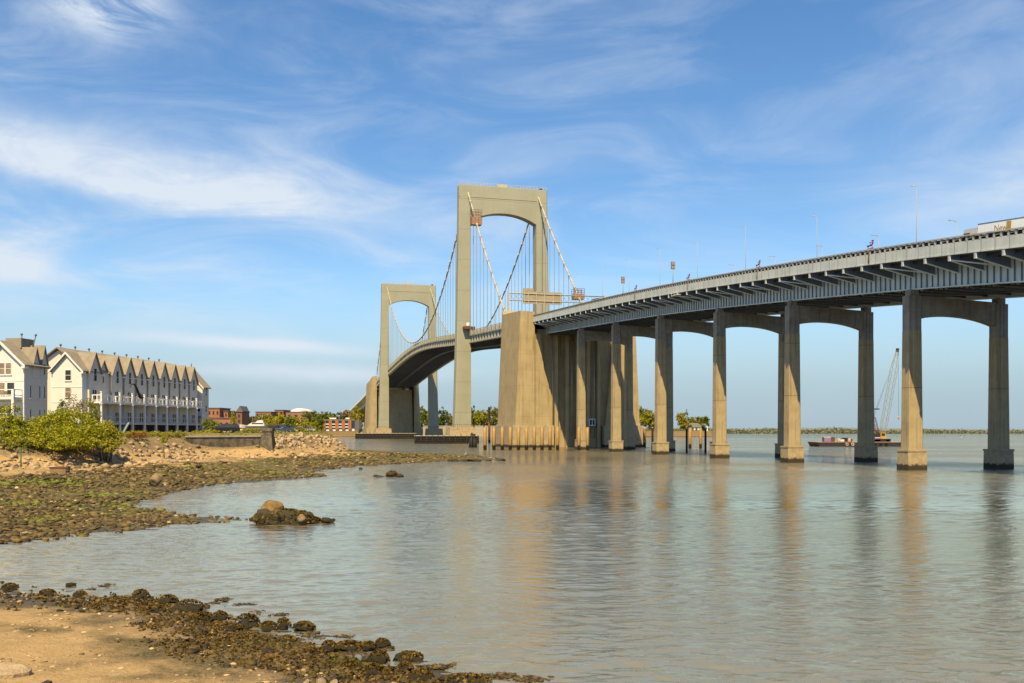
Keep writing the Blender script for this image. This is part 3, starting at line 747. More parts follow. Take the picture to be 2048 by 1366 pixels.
for i, s in enumerate(sl):
    if i % 3 == 0 and i < 56:
        z = zt(s); z2 = zt(s - 4.6); mb = V()
        mb.beam((EL_ + .2, s, z - 3.0), (PL - .3, s - 4.5, z2 - 3.9), .16, .16); mb.build('edge_strut', M['steel'], via)
# --- piers
PS = [-316.6, -286.1, -254.1, -226.4, -196.4, -167.0, -138.2]
def column_mb(h):
    mb = MB(); rings = []
    for z, a, b_ in ((0, 1.22, .86), (h - 6.0, 1.07, .75)):
        c = .16
        rings.append([(-a, -b_, z), (-a * .42, -b_, z), (-a * .36, -b_ - .12, z), (a * .86, -b_ - .12, z), (a, -b_, z), (a, b_, z), (a * .86, b_ + .12, z), (-a * .36, b_ + .12, z), (-a * .42, b_, z), (-a, b_, z)])
    mb.loft(rings)
    return mb
def head_mb(h, l=6.0):
    mb = MB(); a, b_ = 1.05, .74; c = .16
    rings = [[(-a, -b_, z), (-a * .42, -b_, z), (-a * .36, -b_ - .13, z), (a * .86, -b_ - .13, z), (a, -b_, z), (a, b_, z), (a * .86, b_ + .13, z), (-a * .36, b_ + .13, z), (-a * .42, b_, z), (-a, b_, z)] for z in (h - l, h - .9)]
    mb.loft(rings); mb.box(-.7, .7, -.6, .6, h - .9, h); return mb
for s in PS:
    zl = zt(s) - 5.99; zr = zl - .7
    hb = zr - .5 - 2.6
    pts = [(PL + .9, zl - .9), (PR - .9, zr - .7)]
    n = 14
    for i in range(n + 1):
        f = 1 - i / n; p = PL + .9 + (PR - PL - 1.8) * f
        pts.append((p, (zl - 3.4) + (zr - zl) * f - .9 * (abs(2 * f - 1)) ** 2.2))
    mb = MB((PL + (PR - PL) / 2, s, 0)); mb.prism(pts, 'y', s - .62, s + .62)
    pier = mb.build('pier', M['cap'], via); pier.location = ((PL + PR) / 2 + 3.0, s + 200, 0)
    for p, zz in ((PL, zl), (PR, zr - .01)):
        c = column_mb(zz - 2.6).build('column', M['concrete'], pier); c.location = (p - (PL + PR) / 2, 0, 2.6)
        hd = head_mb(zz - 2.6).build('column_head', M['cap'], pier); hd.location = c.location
        mb = MB(); mb.frus((-1.66, 1.66, -1.3, 1.3), (-1.6, 1.6, -1.22, 1.22), -2, 2.9); mb.box(-1.68, 1.68, -1.3, 1.3, 2.72, 3.0)
        f = mb.build('footing', M['foot'], pier); f.location = (p - (PL + PR) / 2, 0, 0)
print('bridge done')
# ------------------------------------------------------------------ things that stand on the viaduct
def on_deck(px, p):
    """arc position s of the point at lateral p seen in photo column px (survey)"""
    k = px - 1024.0
    return (F * (T1.x + p * CT) - k * (T1.y + p * ST)) / (F * ST + k * CT)
def root_at(name, p, s, z, label, cat, group=None, rz=TH):
    o = empty(name, W(p, s, z), rz); tag(o, label, cat, group); return o
# tall slender light masts on the far kerb
mast = None
masts = [(1833, 372), (1634, 432), (1491, 452), (1395, 483), (1320, 497), (1258, 520), (1205, 535), (1160, 548)]
mlab = ['tall thin light mast rising from the viaduct nearest the white trailer', 'tall thin light mast between the trailer end and the second red hydrant, above the column in shade',
        'tall thin light mast above the third gap between viaduct columns', 'tall thin light mast just right of the larger lane signal',
        'tall thin light mast just left of the larger lane signal', 'tall thin light mast just right of the smaller lane signal', 'tall thin light mast left of the smaller lane signal', 'tall thin light mast nearest the sign gantry and anchorage']
mlab = ['tallest-looking thin light mast, nearest the white trailer on the viaduct', 'thin light mast next beyond the one nearest the trailer', 'thin light mast third in line from the trailer',
        'thin light mast just nearer than the larger twin lane signal', 'thin light mast just beyond the larger twin lane signal', 'thin light mast just nearer than the smaller twin lane signal',
        'thin light mast just beyond the smaller twin lane signal', 'thin light mast last in line, closest to the sign gantry']
for (px, ty), lb in zip(masts, mlab):
    s = on_deck(px, 9.7); d = W(9.7, s).y; z0 = zt(s) - 1.7; h = CZ + (HY - ty) * d / F - z0
    r = root_at('light_mast', 9.7, s, z0, lb, 'light mast', 'tall light masts along the viaduct')
    mb = MB(); mb.tube([(0, 0, 0), (0, 0, h * .5), (0, 0, h)], [.10, .065, .035], 7); mb.build('pole', M['mast'], r)
    mb = MB(); mb.lathe((0, 0, 0), [(.24, 0), (.24, .5), (.14, .62)], 8); mb.build('pole_base', M['mast'], r)
    mb = MB(); mb.box(-.75, -.02, -.05, .05, h - .08, h + .02); mb.box(-1.1, -.6, -.1, .1, h - .12, h + .02); mb.build('lamp_head', M['rail'], r)
# short arm lamps
for (px, ty), lb in zip([(1913, 443), (1757, 472), (1645, 493), (1551, 514), (1469, 531)], ['short single-arm street lamp beside the trailer front', 'short single-arm street lamp above the nearest red hydrant', 'short single-arm street lamp beside the second light mast', 'short single-arm street lamp between second and third light masts', 'short single-arm street lamp just past the third light mast']):
    p = 9.6; s = on_deck(px, p); d = W(p, s).y; z0 = zt(s) - 1.7; h = CZ + (HY - ty) * d / F - z0
    r = root_at('street_lamp', p, s, z0, lb, 'street lamp', 'short arm lamps along the viaduct')
    mb = MB(); mb.tube([(0, 0, 0), (0, 0, h)], [.09, .06], 6); mb.build('pole', M['mast'], r)
    mb = MB(); mb.tube([(0, 0, h - .1), (-.5, 0, h + .1), (-1.0, 0, h + .14)], .045, 5); mb.build('arm', M['mast'], r)
    mb = MB(); mb.frus((-1.55, -.95, -.14, .14), (-1.5, -1.0, -.09, .09), h + .06, h + .22); mb.build('lamp_head', M['mast'], r)
# twin lane signals
for px, ty, lb in ((1346, 523, 'larger pole-mounted pair of stacked lane signal boxes'), (1246, 553, 'smaller, farther pole-mounted pair of stacked lane signal boxes')):
    p = -15.2; s = on_deck(px, p); d = W(p, s).y; z0 = zt(s) - 1.7; h = CZ + (HY - ty) * d / F - z0
    r = root_at('lane_signal', p, s, z0, lb, 'traffic signal', 'twin lane signals on the viaduct')
    mb = MB(); mb.tube([(0, 0, 0), (0, 0, h - .1)], .09, 7); mb.build('pole', M['mast'], r)
    for q in (0, 1):
        z = h - .85 * (q + 1)
        mb = MB(); mb.box(-.46, .46, -.12, .12, z, z + .78); b = mb.build('signal_box', M['greyroof'], r)
        mb = MB(); mb.box(-.38, -.05, -.16, -.12, z + .1, z + .68); mb.box(.05, .38, -.16, -.12, z + .1, z + .68); mb.build('signal_face', M['signback'], b)
# red hose valves at the expansion joints
for px, lb in ((1740, 'dark red hose valve standing on the railing, largest and nearest'), (1516, 'dark red hose valve on the railing above the second lit column'), (1376, 'dark red hose valve on the railing right of the larger lane signal'), (1271, 'dark red hose valve on the railing between the two lane signals')):
    p = -15.95; s = on_deck(px, p); z0 = zt(s)
    r = root_at('hose_valve', p, s, z0, lb, 'hydrant', 'red hose valves on the viaduct railing')
    mb = MB(); mb.box(-.12, .12, -.7, .7, 0, .08); mb.tube([(0, .45, 0), (0, .45, .62)], .05, 6); mb.tube([(0, -.5, 0), (0, -.5, .45)], .05, 6); mb.build('base_frame', M['red'], r)
    mb = MB(); mb.tube([(0, .6, .5), (0, -.35, .5), (0, -.62, .72), (0, -.62, 1.12)], .12, 8); mb.build('valve_body', M['red'], r)
    mb = MB(); mb.lathe((0, -.62, 1.1), [(.17, 0), (.17, .08), (.05, .12)], 10); mb.tube([(0, -.1, .55), (0, -.1, .95)], .03, 5); mb.lathe((0, -.1, .93), [(.16, 0), (.16, .05)], 10); mb.build('hand_wheel', M['rust'], r)
    mb = MB(); mb.tube([(-.12, .1, -.3), (-.16, .1, -1.4), (-.16, .1, -2.1)], .07, 6); mb.build('down_pipe', M['rust'], r)
# work platforms hung under the parapet
s = on_deck(1352, -16.3); r = root_at('work_platform', -16.25, s, zt(s) - 2.95, 'small white work platform hung below the viaduct parapet', 'platform')
mb = MB(); mb.box(-.5, .45, -1.5, 1.5, 0, .12); mb.build('floor', M['white'], r)
mb = MB()
for y in (-1.45, 0, 1.45): mb.box(-.52, -.46, y - .03, y + .03, .12, 1.0)
for z in (.5, .96): mb.box(-.52, -.47, -1.5, 1.5, z, z + .06)
mb.build('guard_rail', M['white'], r)

# --- sign gantry by the anchorage
s = -73.0; zg = zt(s)
g = root_at('sign_gantry', 0, s, 0, 'wide two-rail overhead sign gantry with a tan sign back above the anchorage', 'sign gantry')
mb = MB()
for z in (53.7, 56.3):
    for y in (-.5, .5): mb.tube([(-16.2, y, z), (21, y, z)], .14, 6)
mb.build('truss_chord', M['rail'], g)
mb = MB(); k = 0; x = -16.2
while x < 21:
    mb.beam((x, -.5, 53.7), (x + 1.86, -.5, 56.3), .08, .08); mb.beam((x + 1.86, -.5, 53.7), (x, -.5, 56.3), .08, .08); x += 1.86
mb.build('truss_lacing', M['chrome'], g)
for x in (-16.2, 21.0):
    mb = MB(); mb.box(x - .25, x + .25, -.6, .6, zg - 2.2, 56.7); mb.build('post', M['rail'], g)
f = MB(); f.box(-10.9, 4.0, -.95, -.75, 52.5, 57.0); f.box(-10.9, -6.9, -.95, -.75, 57.02, 58.2); f = f.build('sign_panel', M['signback'], g)
mb = MB()
for x in (-10.4, -9, -5.8, -2.7, .6, 3.5): mb.box(x - .1, x + .1, -1.15, -.96, 52.2, 57.2)
for z in (53.6, 56.2): mb.box(-10.9, 4.0, -1.2, -.97, z - .12, z + .12)
mb.build('sign_bracing', M['rail'], f)
# --- orange cable work platforms
def cable_platform(p, s, z, lx, lz, label, solid):
    r = root_at('cable_platform', p, s, z, label, 'platform', 'orange work platforms on the cables')
    mb = MB(); mb.box(-lx / 2, lx / 2, -1.6, 1.6, -lz / 2, -lz / 2 + .15)
    if solid: mb.box(-lx / 2, lx / 2, -1.65, -1.5, -lz / 2, 0); mb.box(-lx / 2, -lx / 2 + .15, -1.5, 1.6, -lz / 2, 0); mb.box(lx / 2 - .15, lx / 2, -1.5, 1.6, -lz / 2, 0)
    mb.build('cage', M['orange'], r)
    mb = MB()
    for x in (-lx / 2, -lx / 6, lx / 6, lx / 2):
        for y in (-1.6, 1.6): mb.box(x - .06, x + .06, y - .06, y + .06, -lz / 2 + .15, lz / 2)
    for z in (lz * .1, lz * .28, lz * .46):
        mb.box(-lx / 2 - .2, lx / 2 + .2, -1.68, -1.56, z, z + .14); mb.box(-lx / 2 - .2, lx / 2 + .2, 1.56, 1.68, z, z + .14)
    mb.build('guard_rail', M['rust'], r)
cable_platform(-16.2, -18.0, 96.2, 4.4, 6.4, 'orange scaffold cage hung high on the cable beside the arch', True)
cable_platform(16.2, -57.0, 59.3, 4.2, 4.2, 'orange scaffold cage at the low end of the cable beyond the sign gantry', True)
r = root_at('leg_platform', -16.8, -4.5, 50.2, 'rust red work platform with white tank clamped on the near tower leg', 'platform')
mb = MB(); mb.box(-2.2, 3.0, -1.2, 1.2, 0, 1.1); mb.build('deck_beam', M['rust'], r)
mb = MB(); mb.box(1.9, 2.9, -1.0, 1.0, -2.2, 0); mb.build('support_leg', M['dark'], r)
mb = MB(); mb.lathe((0, 0, 1.1), [(.7, 0), (.75, .5), (.7, 1.4), (.3, 1.7)], 10); mb.build('tank', M['white'], r)

# --- vehicles
def wheel_mb(r, w): return MB().add(*_wheel(r, w), True)
def _wheel(r, w):
    n = 14; vs = []; fs = []
    for x, rr in ((-w / 2, r * .55), (-w / 2, r), (w / 2, r), (w / 2, r * .55)):
        vs += [(x, rr * math.cos(2 * math.pi * k / n), rr * math.sin(2 * math.pi * k / n)) for k in range(n)]
    for i in range(3):
        for k in range(n): fs.append((i * n + k, i * n + (k + 1) % n, (i + 1) * n + (k + 1) % n, (i + 1) * n + k))
    fs += [tuple(range(n)), tuple(range(3 * n, 4 * n))]
    return vs, fs
def car(name, label, cat, paint, loc, rz, L=4.5, Wd=1.8, H=1.48, kind='sedan', group=None):
    r = empty(name, loc, rz); tag(r, label, cat, group)
    h = H; l = L / 2; w = Wd / 2
    if kind == 'sedan':
        low = [(-l, .35), (l, .35), (l, .72), (l * .93, .84), (l * .5, .92), (-l * .62, .95), (-l * .97, .88), (-l, .7)]
        top = [(l * .46, .92), (l * .12, h), (-l * .38, h), (-l * .72, .94)]
    elif kind == 'suv':
        low = [(-l, .4), (l, .4), (l, .9), (l * .94, 1.02), (l * .48, 1.1), (-l * .95, 1.1), (-l, 1.0)]
        top = [(l * .46, 1.1), (l * .2, h), (-l * .82, h), (-l * .96, 1.1)]
    else:
        low = [(-l, .4), (l, .4), (l, 1.0), (l * .9, 1.15), (-l, 1.15)]
        top = [(l * .9, 1.15), (l * .62, h), (-l, h), (-l, 1.15)]
    mb = MB(); n = len(low)
    mb.loft([[(x * k, y, z) for y, z in low] for x, k in ((-w, 1), (-w * .98, 1), (w * .98, 1), (w, 1))]); mb.build('body', paint, r)
    mb = MB(); k = .88
    mb.loft([[(-w * (1 if z < h - .01 else k) * .97, y, z) for y, z in top], [(w * (1 if z < h - .01 else k) * .97, y, z) for y, z in top]]); cb = mb.build('cabin_glass', M['glass'], r)
    mb = MB(); mb.box(-w * .86, w * .86, top[2][0], top[1][0], h - .01, h + .05); mb.build('roof', paint, r)
    for x in (-w * .93, w * .93):
        for y in (-l * .62, l * .64):
            o = MB().add(*_wheel(.33 if kind != 'suv' else .37, .2), True).build('wheel', M['rubber'], r); o.location = (x, y, .34)
            q = MB(); q.add(*_wheel(.18, .22)); q.build('rim', M['chrome'], o)
    for x in (-w * .7, w * .7):
        mb = MB(); mb.box(x - .16, x + .16, -l - .015, -l + .05, .66, .8); mb.build('tail_light', M['red'], r)
        mb = MB(); mb.box(x - .16, x + .16, l * .985, l + .012, .6, .74); mb.build('headlight', M['gelcoat'], r)
    return r
# box trailer truck at the right edge
s = on_deck(1942, -9.5); dz = (zt(s - 10) - zt(s)); r = empty('box_truck', W(-9.5, s, zt(s) - 1.70), TH)
tag(r, 'large white box truck with gold lettering driving on the viaduct', 'truck'); r.rotation_euler = (math.atan2(-dz, 10), 0, TH)
mb = MB(); mb.box(-1.25, 1.25, -13.6, -2.3, 1.1, 3.72); tr = mb.build('trailer_box', M['trailer'], r)
mb = MB(); mb.box(-1.28, 1.28, -13.65, -2.28, 3.73, 3.82); mb.box(-1.28, 1.28, -13.65, -2.28, 1.0, 1.1); mb.build('edge_rail', M['car_grey'], tr)
mb = MB(); mb.box(-1.262, -1.252, -8.1, -7.3, 1.35, 3.6); mb.build('gold_stripe', M['gold'], tr)
def text_mesh(body, size, m, parent, loc, rot, name='lettering'):
    cu = bpy.data.curves.new(name, 'FONT'); cu.body = body; cu.size = size; cu.extrude = .006; cu.align_x = 'LEFT'
    o = bpy.data.objects.new(name, cu); COL.objects.link(o)
    dg = bpy.context.evaluated_depsgraph_get(); me = bpy.data.meshes.new_from_object(o.evaluated_get(dg)); bpy.data.objects.remove(o)
    me.materials.clear(); q = link(name, me, m, parent); q.location = loc; q.rotation_euler = rot; return q
text_mesh('New', 1.15, M['gold'], tr, (-1.262, -5.2, 2.55), (R(90), 0, R(-90)))
text_mesh('York', 1.0, M['gold'], tr, (-1.262, -5.2, 1.6), (R(90), 0, R(-90)))
mb = MB(); mb.loft([[(x, -2.05, .6), (x, .55, .6), (x, .6, 1.7), (x, .25, 3.3), (x, -2.05, 3.4)] for x in (-1.2, 1.2)]); cbm = mb.build('cab', M['car_white'], r)
mb = MB(); mb.box(-1.22, 1.22, -.9, .2, 1.9, 2.8); mb.build('cab_window', M['glass'], cbm)
for y in (-12.2, -11, -2.9, -.4):
    for x in (-1.05, 1.05):
        o = MB().add(*_wheel(.5, .3), True).build('wheel', M['rubber'], r); o.location = (x, y, .5)
def deck_car(px, p, name, label, paint, kind, L_, H_, cat='car'):
    s = on_deck(px, p); c = car(name, label, cat, paint, W(p, s, zt(s) - 1.69), TH, L=L_, H=H_, kind=kind)
    c.rotation_euler = (math.atan2(zt(s + 3) - zt(s - 3), 6), 0, TH); return c
deck_car(1986, -13.2, 'sedan_car', 'cream car driving in front of the white truck on the viaduct', M['car_olive'], 'suv', 4.7, 1.9)
deck_car(1192, -12.5, 'panel_van', 'white van beyond the red valves near the orange cable cage', M['car_white'], 'van', 6.0, 2.7, 'van')
deck_car(1168, -9.0, 'panel_van', 'second white van, half hidden, just ahead of the other van', M['car_white'], 'van', 6.4, 2.9, 'van')
deck_car(1232, -12.5, 'sedan_car', 'pale car roof showing over the railing left of the smaller lane signal', M['car_white'], 'suv', 4.8, 1.95)

# ------------------------------------------------------------------ piles, fenders and docks in the water
def pile(px, yb, yt, m, label, group, rpx, name='pile', cat='pile'):
    d = CZ * F / (yb - HY); x = (px - 1024) * d / F; zt_ = CZ + (HY - yt) * d / F; rr = rpx * d / F
    o = empty(name, (x, d, 0)); tag(o, label, cat, group)
    mb = MB(); mb.lathe((0, 0, 0), [(rr, -2.5), (rr, zt_ - .1), (rr * .96, zt_)], 14); mb.build('shaft', m, o)
    mb = MB(); mb.lathe((0, 0, 0), [(rr * 1.04, zt_ - .02), (rr * 1.04, zt_ + .12), (rr * .5, zt_ + .2)], 14); mb.build('cap', M['dockcap'], o)
    return o
for px in (970, 988, 1004.6, 1020.6, 1037, 1053, 1068.6, 1084, 1100, 1115): pile(px, 899.5, 855, M['pile'], 'thick orange pile with black foot, in the evenly spaced row before the lit anchorage', 'orange piles before the anchorage', 3.4)
pile(1158, 900, 856, M['pile'], 'left one of two orange piles close before the narrow shaded column', None, 3.2)
pile(1175, 900, 856, M['pile'], 'right one of two orange piles close before the narrow shaded column', None, 3.2)
pile(1289, 894.5, 857, M['pilebrown'], 'brown pile just right of the shaded anchorage', None, 3.0)
pile(1305, 906, 856, M['piledark'], 'black pile hard against the left of a lit column', None, 2.2)
pile(1373.5, 906, 858, M['piledark'], 'black pile touching an orange pile, left of the pair near the far house', None, 2.2)
pile(1380, 897, 857, M['pile'], 'orange pile beside a black pile below the far house', None, 3.0)
pile(1401, 896.5, 857, M['pile'], 'lone orange pile below the right end of the far house', None, 2.8)
pile(1411, 907, 857, M['piledark'], 'lone black pile right of the lone orange pile', None, 2.2)
pile(1251, 898, 856, M['pilebrown'], 'tan pile in the gap between a lit column and the shaded anchorage', None, 3.0)
pile(978.5, 886, 815, M['pilebrown'], 'tallest rusty spud pile left of the anchorage', None, 2.4)
pile(968, 886, 832, M['piledark'], 'thin dark spud pile left of the tallest rusty one', None, 1.3)
pile(948, 884, 838, M['piledark'], 'thin dark spud pile beside the near tower foot', None, 1.3)
# dolphin: a bundle of timber piles
c = Vector(((946 - 1024) * 311 / F, 311, 0)); o = empty('pile_cluster', c); tag(o, 'leaning bundle of black timber piles left of the anchorage', 'pile cluster')
for i in range(7):
    a = i * 2 * math.pi / 6; rr = .95 if i < 6 else 0
    mb = MB(); mb.tube([(rr * math.cos(a) * 1.5, rr * math.sin(a) * 1.5, -1.5), (rr * math.cos(a) * .55, rr * math.sin(a) * .55, 4.6 + .4 * math.sin(i * 5))], .28, 8); mb.build('timber', M['timber'], o)
mb = MB(); mb.lathe((0, 0, 3.6), [(1.05, 0), (1.05, .25)], 12); mb.build('cable_wrap', M['rust'], o)
def fender(px0, px1, yb, yt, label, rows, depth=7.0):
    d = CZ * F / (yb - HY); x0 = (px0 - 1024) * d / F; x1 = (px1 - 1024) * d / F; h = CZ + (HY - yt) * d / F
    o = empty('timber_fender', ((x0 + x1) / 2, d, 0), R(4)); tag(o, label, 'fender'); l = (x1 - x0) / 2
    mb = MB(); mb.box(-l, l, .2, depth, -1.5, h - .25); mb.build('crib', M['timber'], o)
    mb = MB(); mb.box(-l - .1, l + .1, -.05, depth, h - .22, h + .05); mb.build('cap_deck', M['dockcap'], o)
    for i in range(rows):
        z = .35 + (h - .9) * i / max(1, rows - 1); mb = MB(); mb.box(-l - .05, l + .05, -.15, .18, z - .2, z + .2); mb.build('wale', M['timber'], o)
    n = int(l * 2 / 2.2)
    for i in range(min(n, 30)):
        x = -l + .4 + (2 * l - .8) * i / (n - 1); mb = MB(); mb.tube([(x, -.32, -1.5), (x, -.32, h + (.8 if i % 4 == 0 else .1))], .17, 6); mb.build('fender_pile', M['piledark'], o)
    return o
fender(829, 958, 887, 871, 'black timber fender crib with a bleached cap before the near tower foot', 4)
fender(711, 832, 877.5, 866.5, 'long low timber fender before the far tower and far anchorage', 3, 12)
r = empty('guard_hut', (at(815, 640).x, 640, 0)); tag(r, 'small dark blue hut between the two timber fenders', 'hut')
mb = MB(); mb.box(-2.6, 2.6, -1, 3, -1, 3.0); mb.build('wall', M['car_blue'], r)
mb = MB(); mb.box(-2.9, 2.9, -1.3, 3.3, 3.0, 3.3); mb.build('roof', M['greyroof'], r)
mb = MB(); mb.box(-1.4, 1.4, -1.06, -1.0, 1.0, 2.3); mb.build('window', M['glass'], r)

# ------------------------------------------------------------------ crane barge
bd = 329.0; bx = lambda px: (px - 1024) * bd / F; bz = lambda py: CZ + (HY - py) * bd / F
b_ = empty('work_barge', (bx(1722), bd, 0)); tag(b_, 'long flat black work barge carrying a lattice crane between the columns', 'barge')
l = (bx(1812) - bx(1638)) / 2
mb = MB(); mb.loft([[(-l + 1.2, y, -.8), (l - 1.2, y, -.8), (l, y, 1.45), (-l, y, 1.45)] for y in (0, 11)]); mb.build('hull', M['hull'], b_)
mb = MB(); mb.box(-l - .05, l + .05, -.05, 11.05, 1.46, 1.62); mb.build('deck', M['bargedeck'], b_)
for i in range(5):
    x = -l + 10.5 + i * 2.0 + (6 if i > 1 else 0)
    mb = MB(); n = 12; mb.loft([[(x + math.cos(2 * math.pi * k / n) * rr, y, .75 + math.sin(2 * math.pi * k / n) * rr) for k in range(n)] for y, rr in ((-.02, .25), (-.3, .35), (-.3, .55), (-.02, .6))], True); mb.build('tyre_fender', M['dockcap'] if i < 2 else M['rubber'], b_)
def deck_item(px, w_, h_, m, name, label, cat, dy=3.0, dep=2.4):
    o = empty(name, (bx(px), bd + dy, 1.62)); tag(o, label, cat)
    mb = MB(); mb.box(-w_ / 2, w_ / 2, 0, dep, .12, h_); mb.build('casing', m, o)
    mb = MB(); mb.box(-w_ / 2 - .06, w_ / 2 + .06, -.06, dep + .06, h_, h_ + .14); mb.build('lid', M['white'] if m is M['purple'] else M['dark'], o)
    mb = MB(); mb.box(-w_ / 2, w_ / 2, .1, .4, 0, .12); mb.box(-w_ / 2, w_ / 2, dep - .4, dep - .1, 0, .12); mb.build('skid', M['rust'], o)
    return o
deck_item(1661, 2.4, 1.6, M['purple'], 'equipment_container', 'violet container with white lid at the open left end of the barge', 'container')
deck_item(1762, 1.9, 1.5, M['purple'], 'equipment_container', 'violet container beside the crane, next to the shaded column', 'container')
deck_item(1672, 1.3, 1.5, M['rust'], 'generator', 'dark red generator right of the violet container on the barge', 'generator')
deck_item(1688, 1.6, 1.0, M['car_white'], 'generator', 'white low generator near the middle of the barge', 'generator', 2.0)
deck_item(1700, 1.3, 1.3, M['dark'], 'winch', 'dark winch box left of the shaded column on the barge', 'winch', 3.5)
deck_item(1708, .8, .9, M['red'], 'winch', 'small red winch box against the shaded column on the barge', 'winch', 2.5)
deck_item(1784, 1.6, .9, M['dark'], 'winch', 'black low winch box right of the crane', 'winch', 3.0)
for px, lb in ((1701, 'tan round drum standing on the barge left of the column'), (1680, 'white round drum standing beside the dark red generator')):
    o = empty('drum', (bx(px), bd + 1.2, 1.62)); tag(o, lb, 'drum'); mb = MB(); mb.lathe((0, 0, 0), [(.5, 0), (.55, .1), (.5, .6), (.55, 1.1), (.5, 1.2)], 12); mb.build('shell', M['dockcap'], o)
    mb = MB(); mb.lathe((0, 0, 1.2), [(.45, 0), (.45, .05)], 12); mb.build('lid', M['rust'], o)
cr = empty('crawler_crane', (bx(1771), bd + 5, 1.62)); tag(cr, 'yellow crawler crane with a tall pale lattice boom standing on the barge', 'crane')
for y in (-1.6, 1.6):
    mb = MB(); mb.prism([(-2.6, .2), (-2.3, 0), (2.3, 0), (2.6, .2), (2.6, .8), (2.3, 1.0), (-2.3, 1.0), (-2.6, .8)], 'y', y - .4, y + .4); mb.build('crawler_track', M['rubber'], cr)
mb = MB(); mb.box(-2.4, 1.0, -1.5, 1.5, 1.15, 2.9); mb.build('machine_house', M['dark'], cr)
cb = MB(); cb.loft([[(-.5, y, 1.2), (1.3, y, 1.2), (1.5, y, 2.0), (1.2, y, 3.3), (-.5, y, 3.3)] for y in (-2.1, -.7)]); cb = cb.build('cab', M['yellow'], cr)
mb = MB(); mb.box(-.3, 1.0, -2.14, -2.1, 2.1, 3.1); mb.build('cab_window', M['glass'], cb)
def lattice(mb, a, b, w0, wm, w1, n, r1=.075, r2=.04):
    a = Vector(a); b = Vector(b); d = (b - a).normalized(); u = Vector((0, 1, 0)); v = d.cross(u).normalized(); rings = []
    for i in range(n + 1):
        f = i / n; wd = w0 + (wm - w0) * min(1, f / .15) if f < .5 else wm + (w1 - wm) * max(0, (f - .8) / .2)
        c = a + (b - a) * f; rings.append([c + (u * sx + v * sz) * wd / 2 for sx, sz in ((-1, -1), (1, -1), (1, 1), (-1, 1))])
    for k in range(4): mb.tube([rg[k] for rg in rings], r1, 4, False)
    for i in range(n):
        for k in range(4):
            A = rings[i][k]; B = rings[i + 1][(k + 1) % 4]
            if i % 2: A = rings[i][(k + 1) % 4]; B = rings[i + 1][k]
            mb.tube([A, B], r2, 3, False)
    return mb
tip = (bx(1807) - bx(1771), 0, bz(697) - 1.62); foot = (.6, 0, 1.6)
mb = MB(); lattice(mb, foot, tip, .8, 1.9, .7, 26); mb.build('boom', M['lattice'], cr)
mb = MB(); mb.box(tip[0] - .5, tip[0] + .4, -.4, .4, tip[2] - .8, tip[2] + .5); mb.build('boom_head', M['dark'], cr)
mb = MB(); lattice(mb, (-.8, 0, 2.9), (bx(1758.5) - bx(1771), 0, bz(834) - 1.62), .5, 1.0, .7, 8, .08, .045); mb.build('mast', M['rust'], cr)
gx = bx(1758.5) - bx(1771); gzz = bz(834) - 1.62; spx = bx(1764) - bx(1771); spz = bz(817.5) - 1.62
mb = MB(); mb.box(spx - .9, spx + .9, -.5, .5, spz - .2, spz + .2); mb.build('spreader_bar', M['dark'], cr)
mb = MB()
for y in (-.5, .5):
    mb.tube([(gx, y * .6, gzz), (spx, y, spz)], .045, 4); mb.tube([(spx, y, spz), (tip[0], y * .6, tip[2])], .045, 4)
mb.tube([(gx, 0, gzz), (-2.2, 0, 2.9)], .05, 4); mb.build('stay_line', M['lattice'], cr)
mb = MB(); mb.tube([(tip[0] + .3, 0, tip[2]), (tip[0] + .3, 0, 9)], .04, 4); mb.build('hoist_rope', M['dark'], cr)
mb = MB(); mb.ball((tip[0] + .3, 0, 8.6), .35, .25, .5); mb.build('hook_block', M['yellow'], cr)
# small boats out on the bay
def boat(px, py, label, L_=4.5):
    d = CZ * F / (py - HY); o = empty('motor_boat', ((px - 1024) * d / F, d, 0), R(70)); tag(o, label, 'boat')
    mb = MB(); rings = []
    for x, w_, z in ((-L_ / 2, .8, .75), (-L_ * .2, .95, .8), (L_ * .2, .8, .95), (L_ / 2, .05, 1.15)): rings.append([(x, -w_, z), (x, -w_ * .6, -.2), (x, w_ * .6, -.2), (x, w_, z)])
    mb.loft(rings); mb.build('hull', M['gelcoat'], o)
    mb = MB(); mb.loft([[(-.8, y, .8), (.7, y, .8), (.3, y, 1.7), (-.8, y, 1.8)] for y in (-.6, .6)]); c = mb.build('cabin', M['car_grey'], o)
    mb = MB(); mb.box(-L_ / 2 - .4, -L_ / 2, -.2, .2, .2, 1.2); mb.build('outboard_motor', M['dark'], o)
    return o
boat(1921, 874.5, 'tiny white motor boat alone on the open bay right of the lit near column', 5.5)
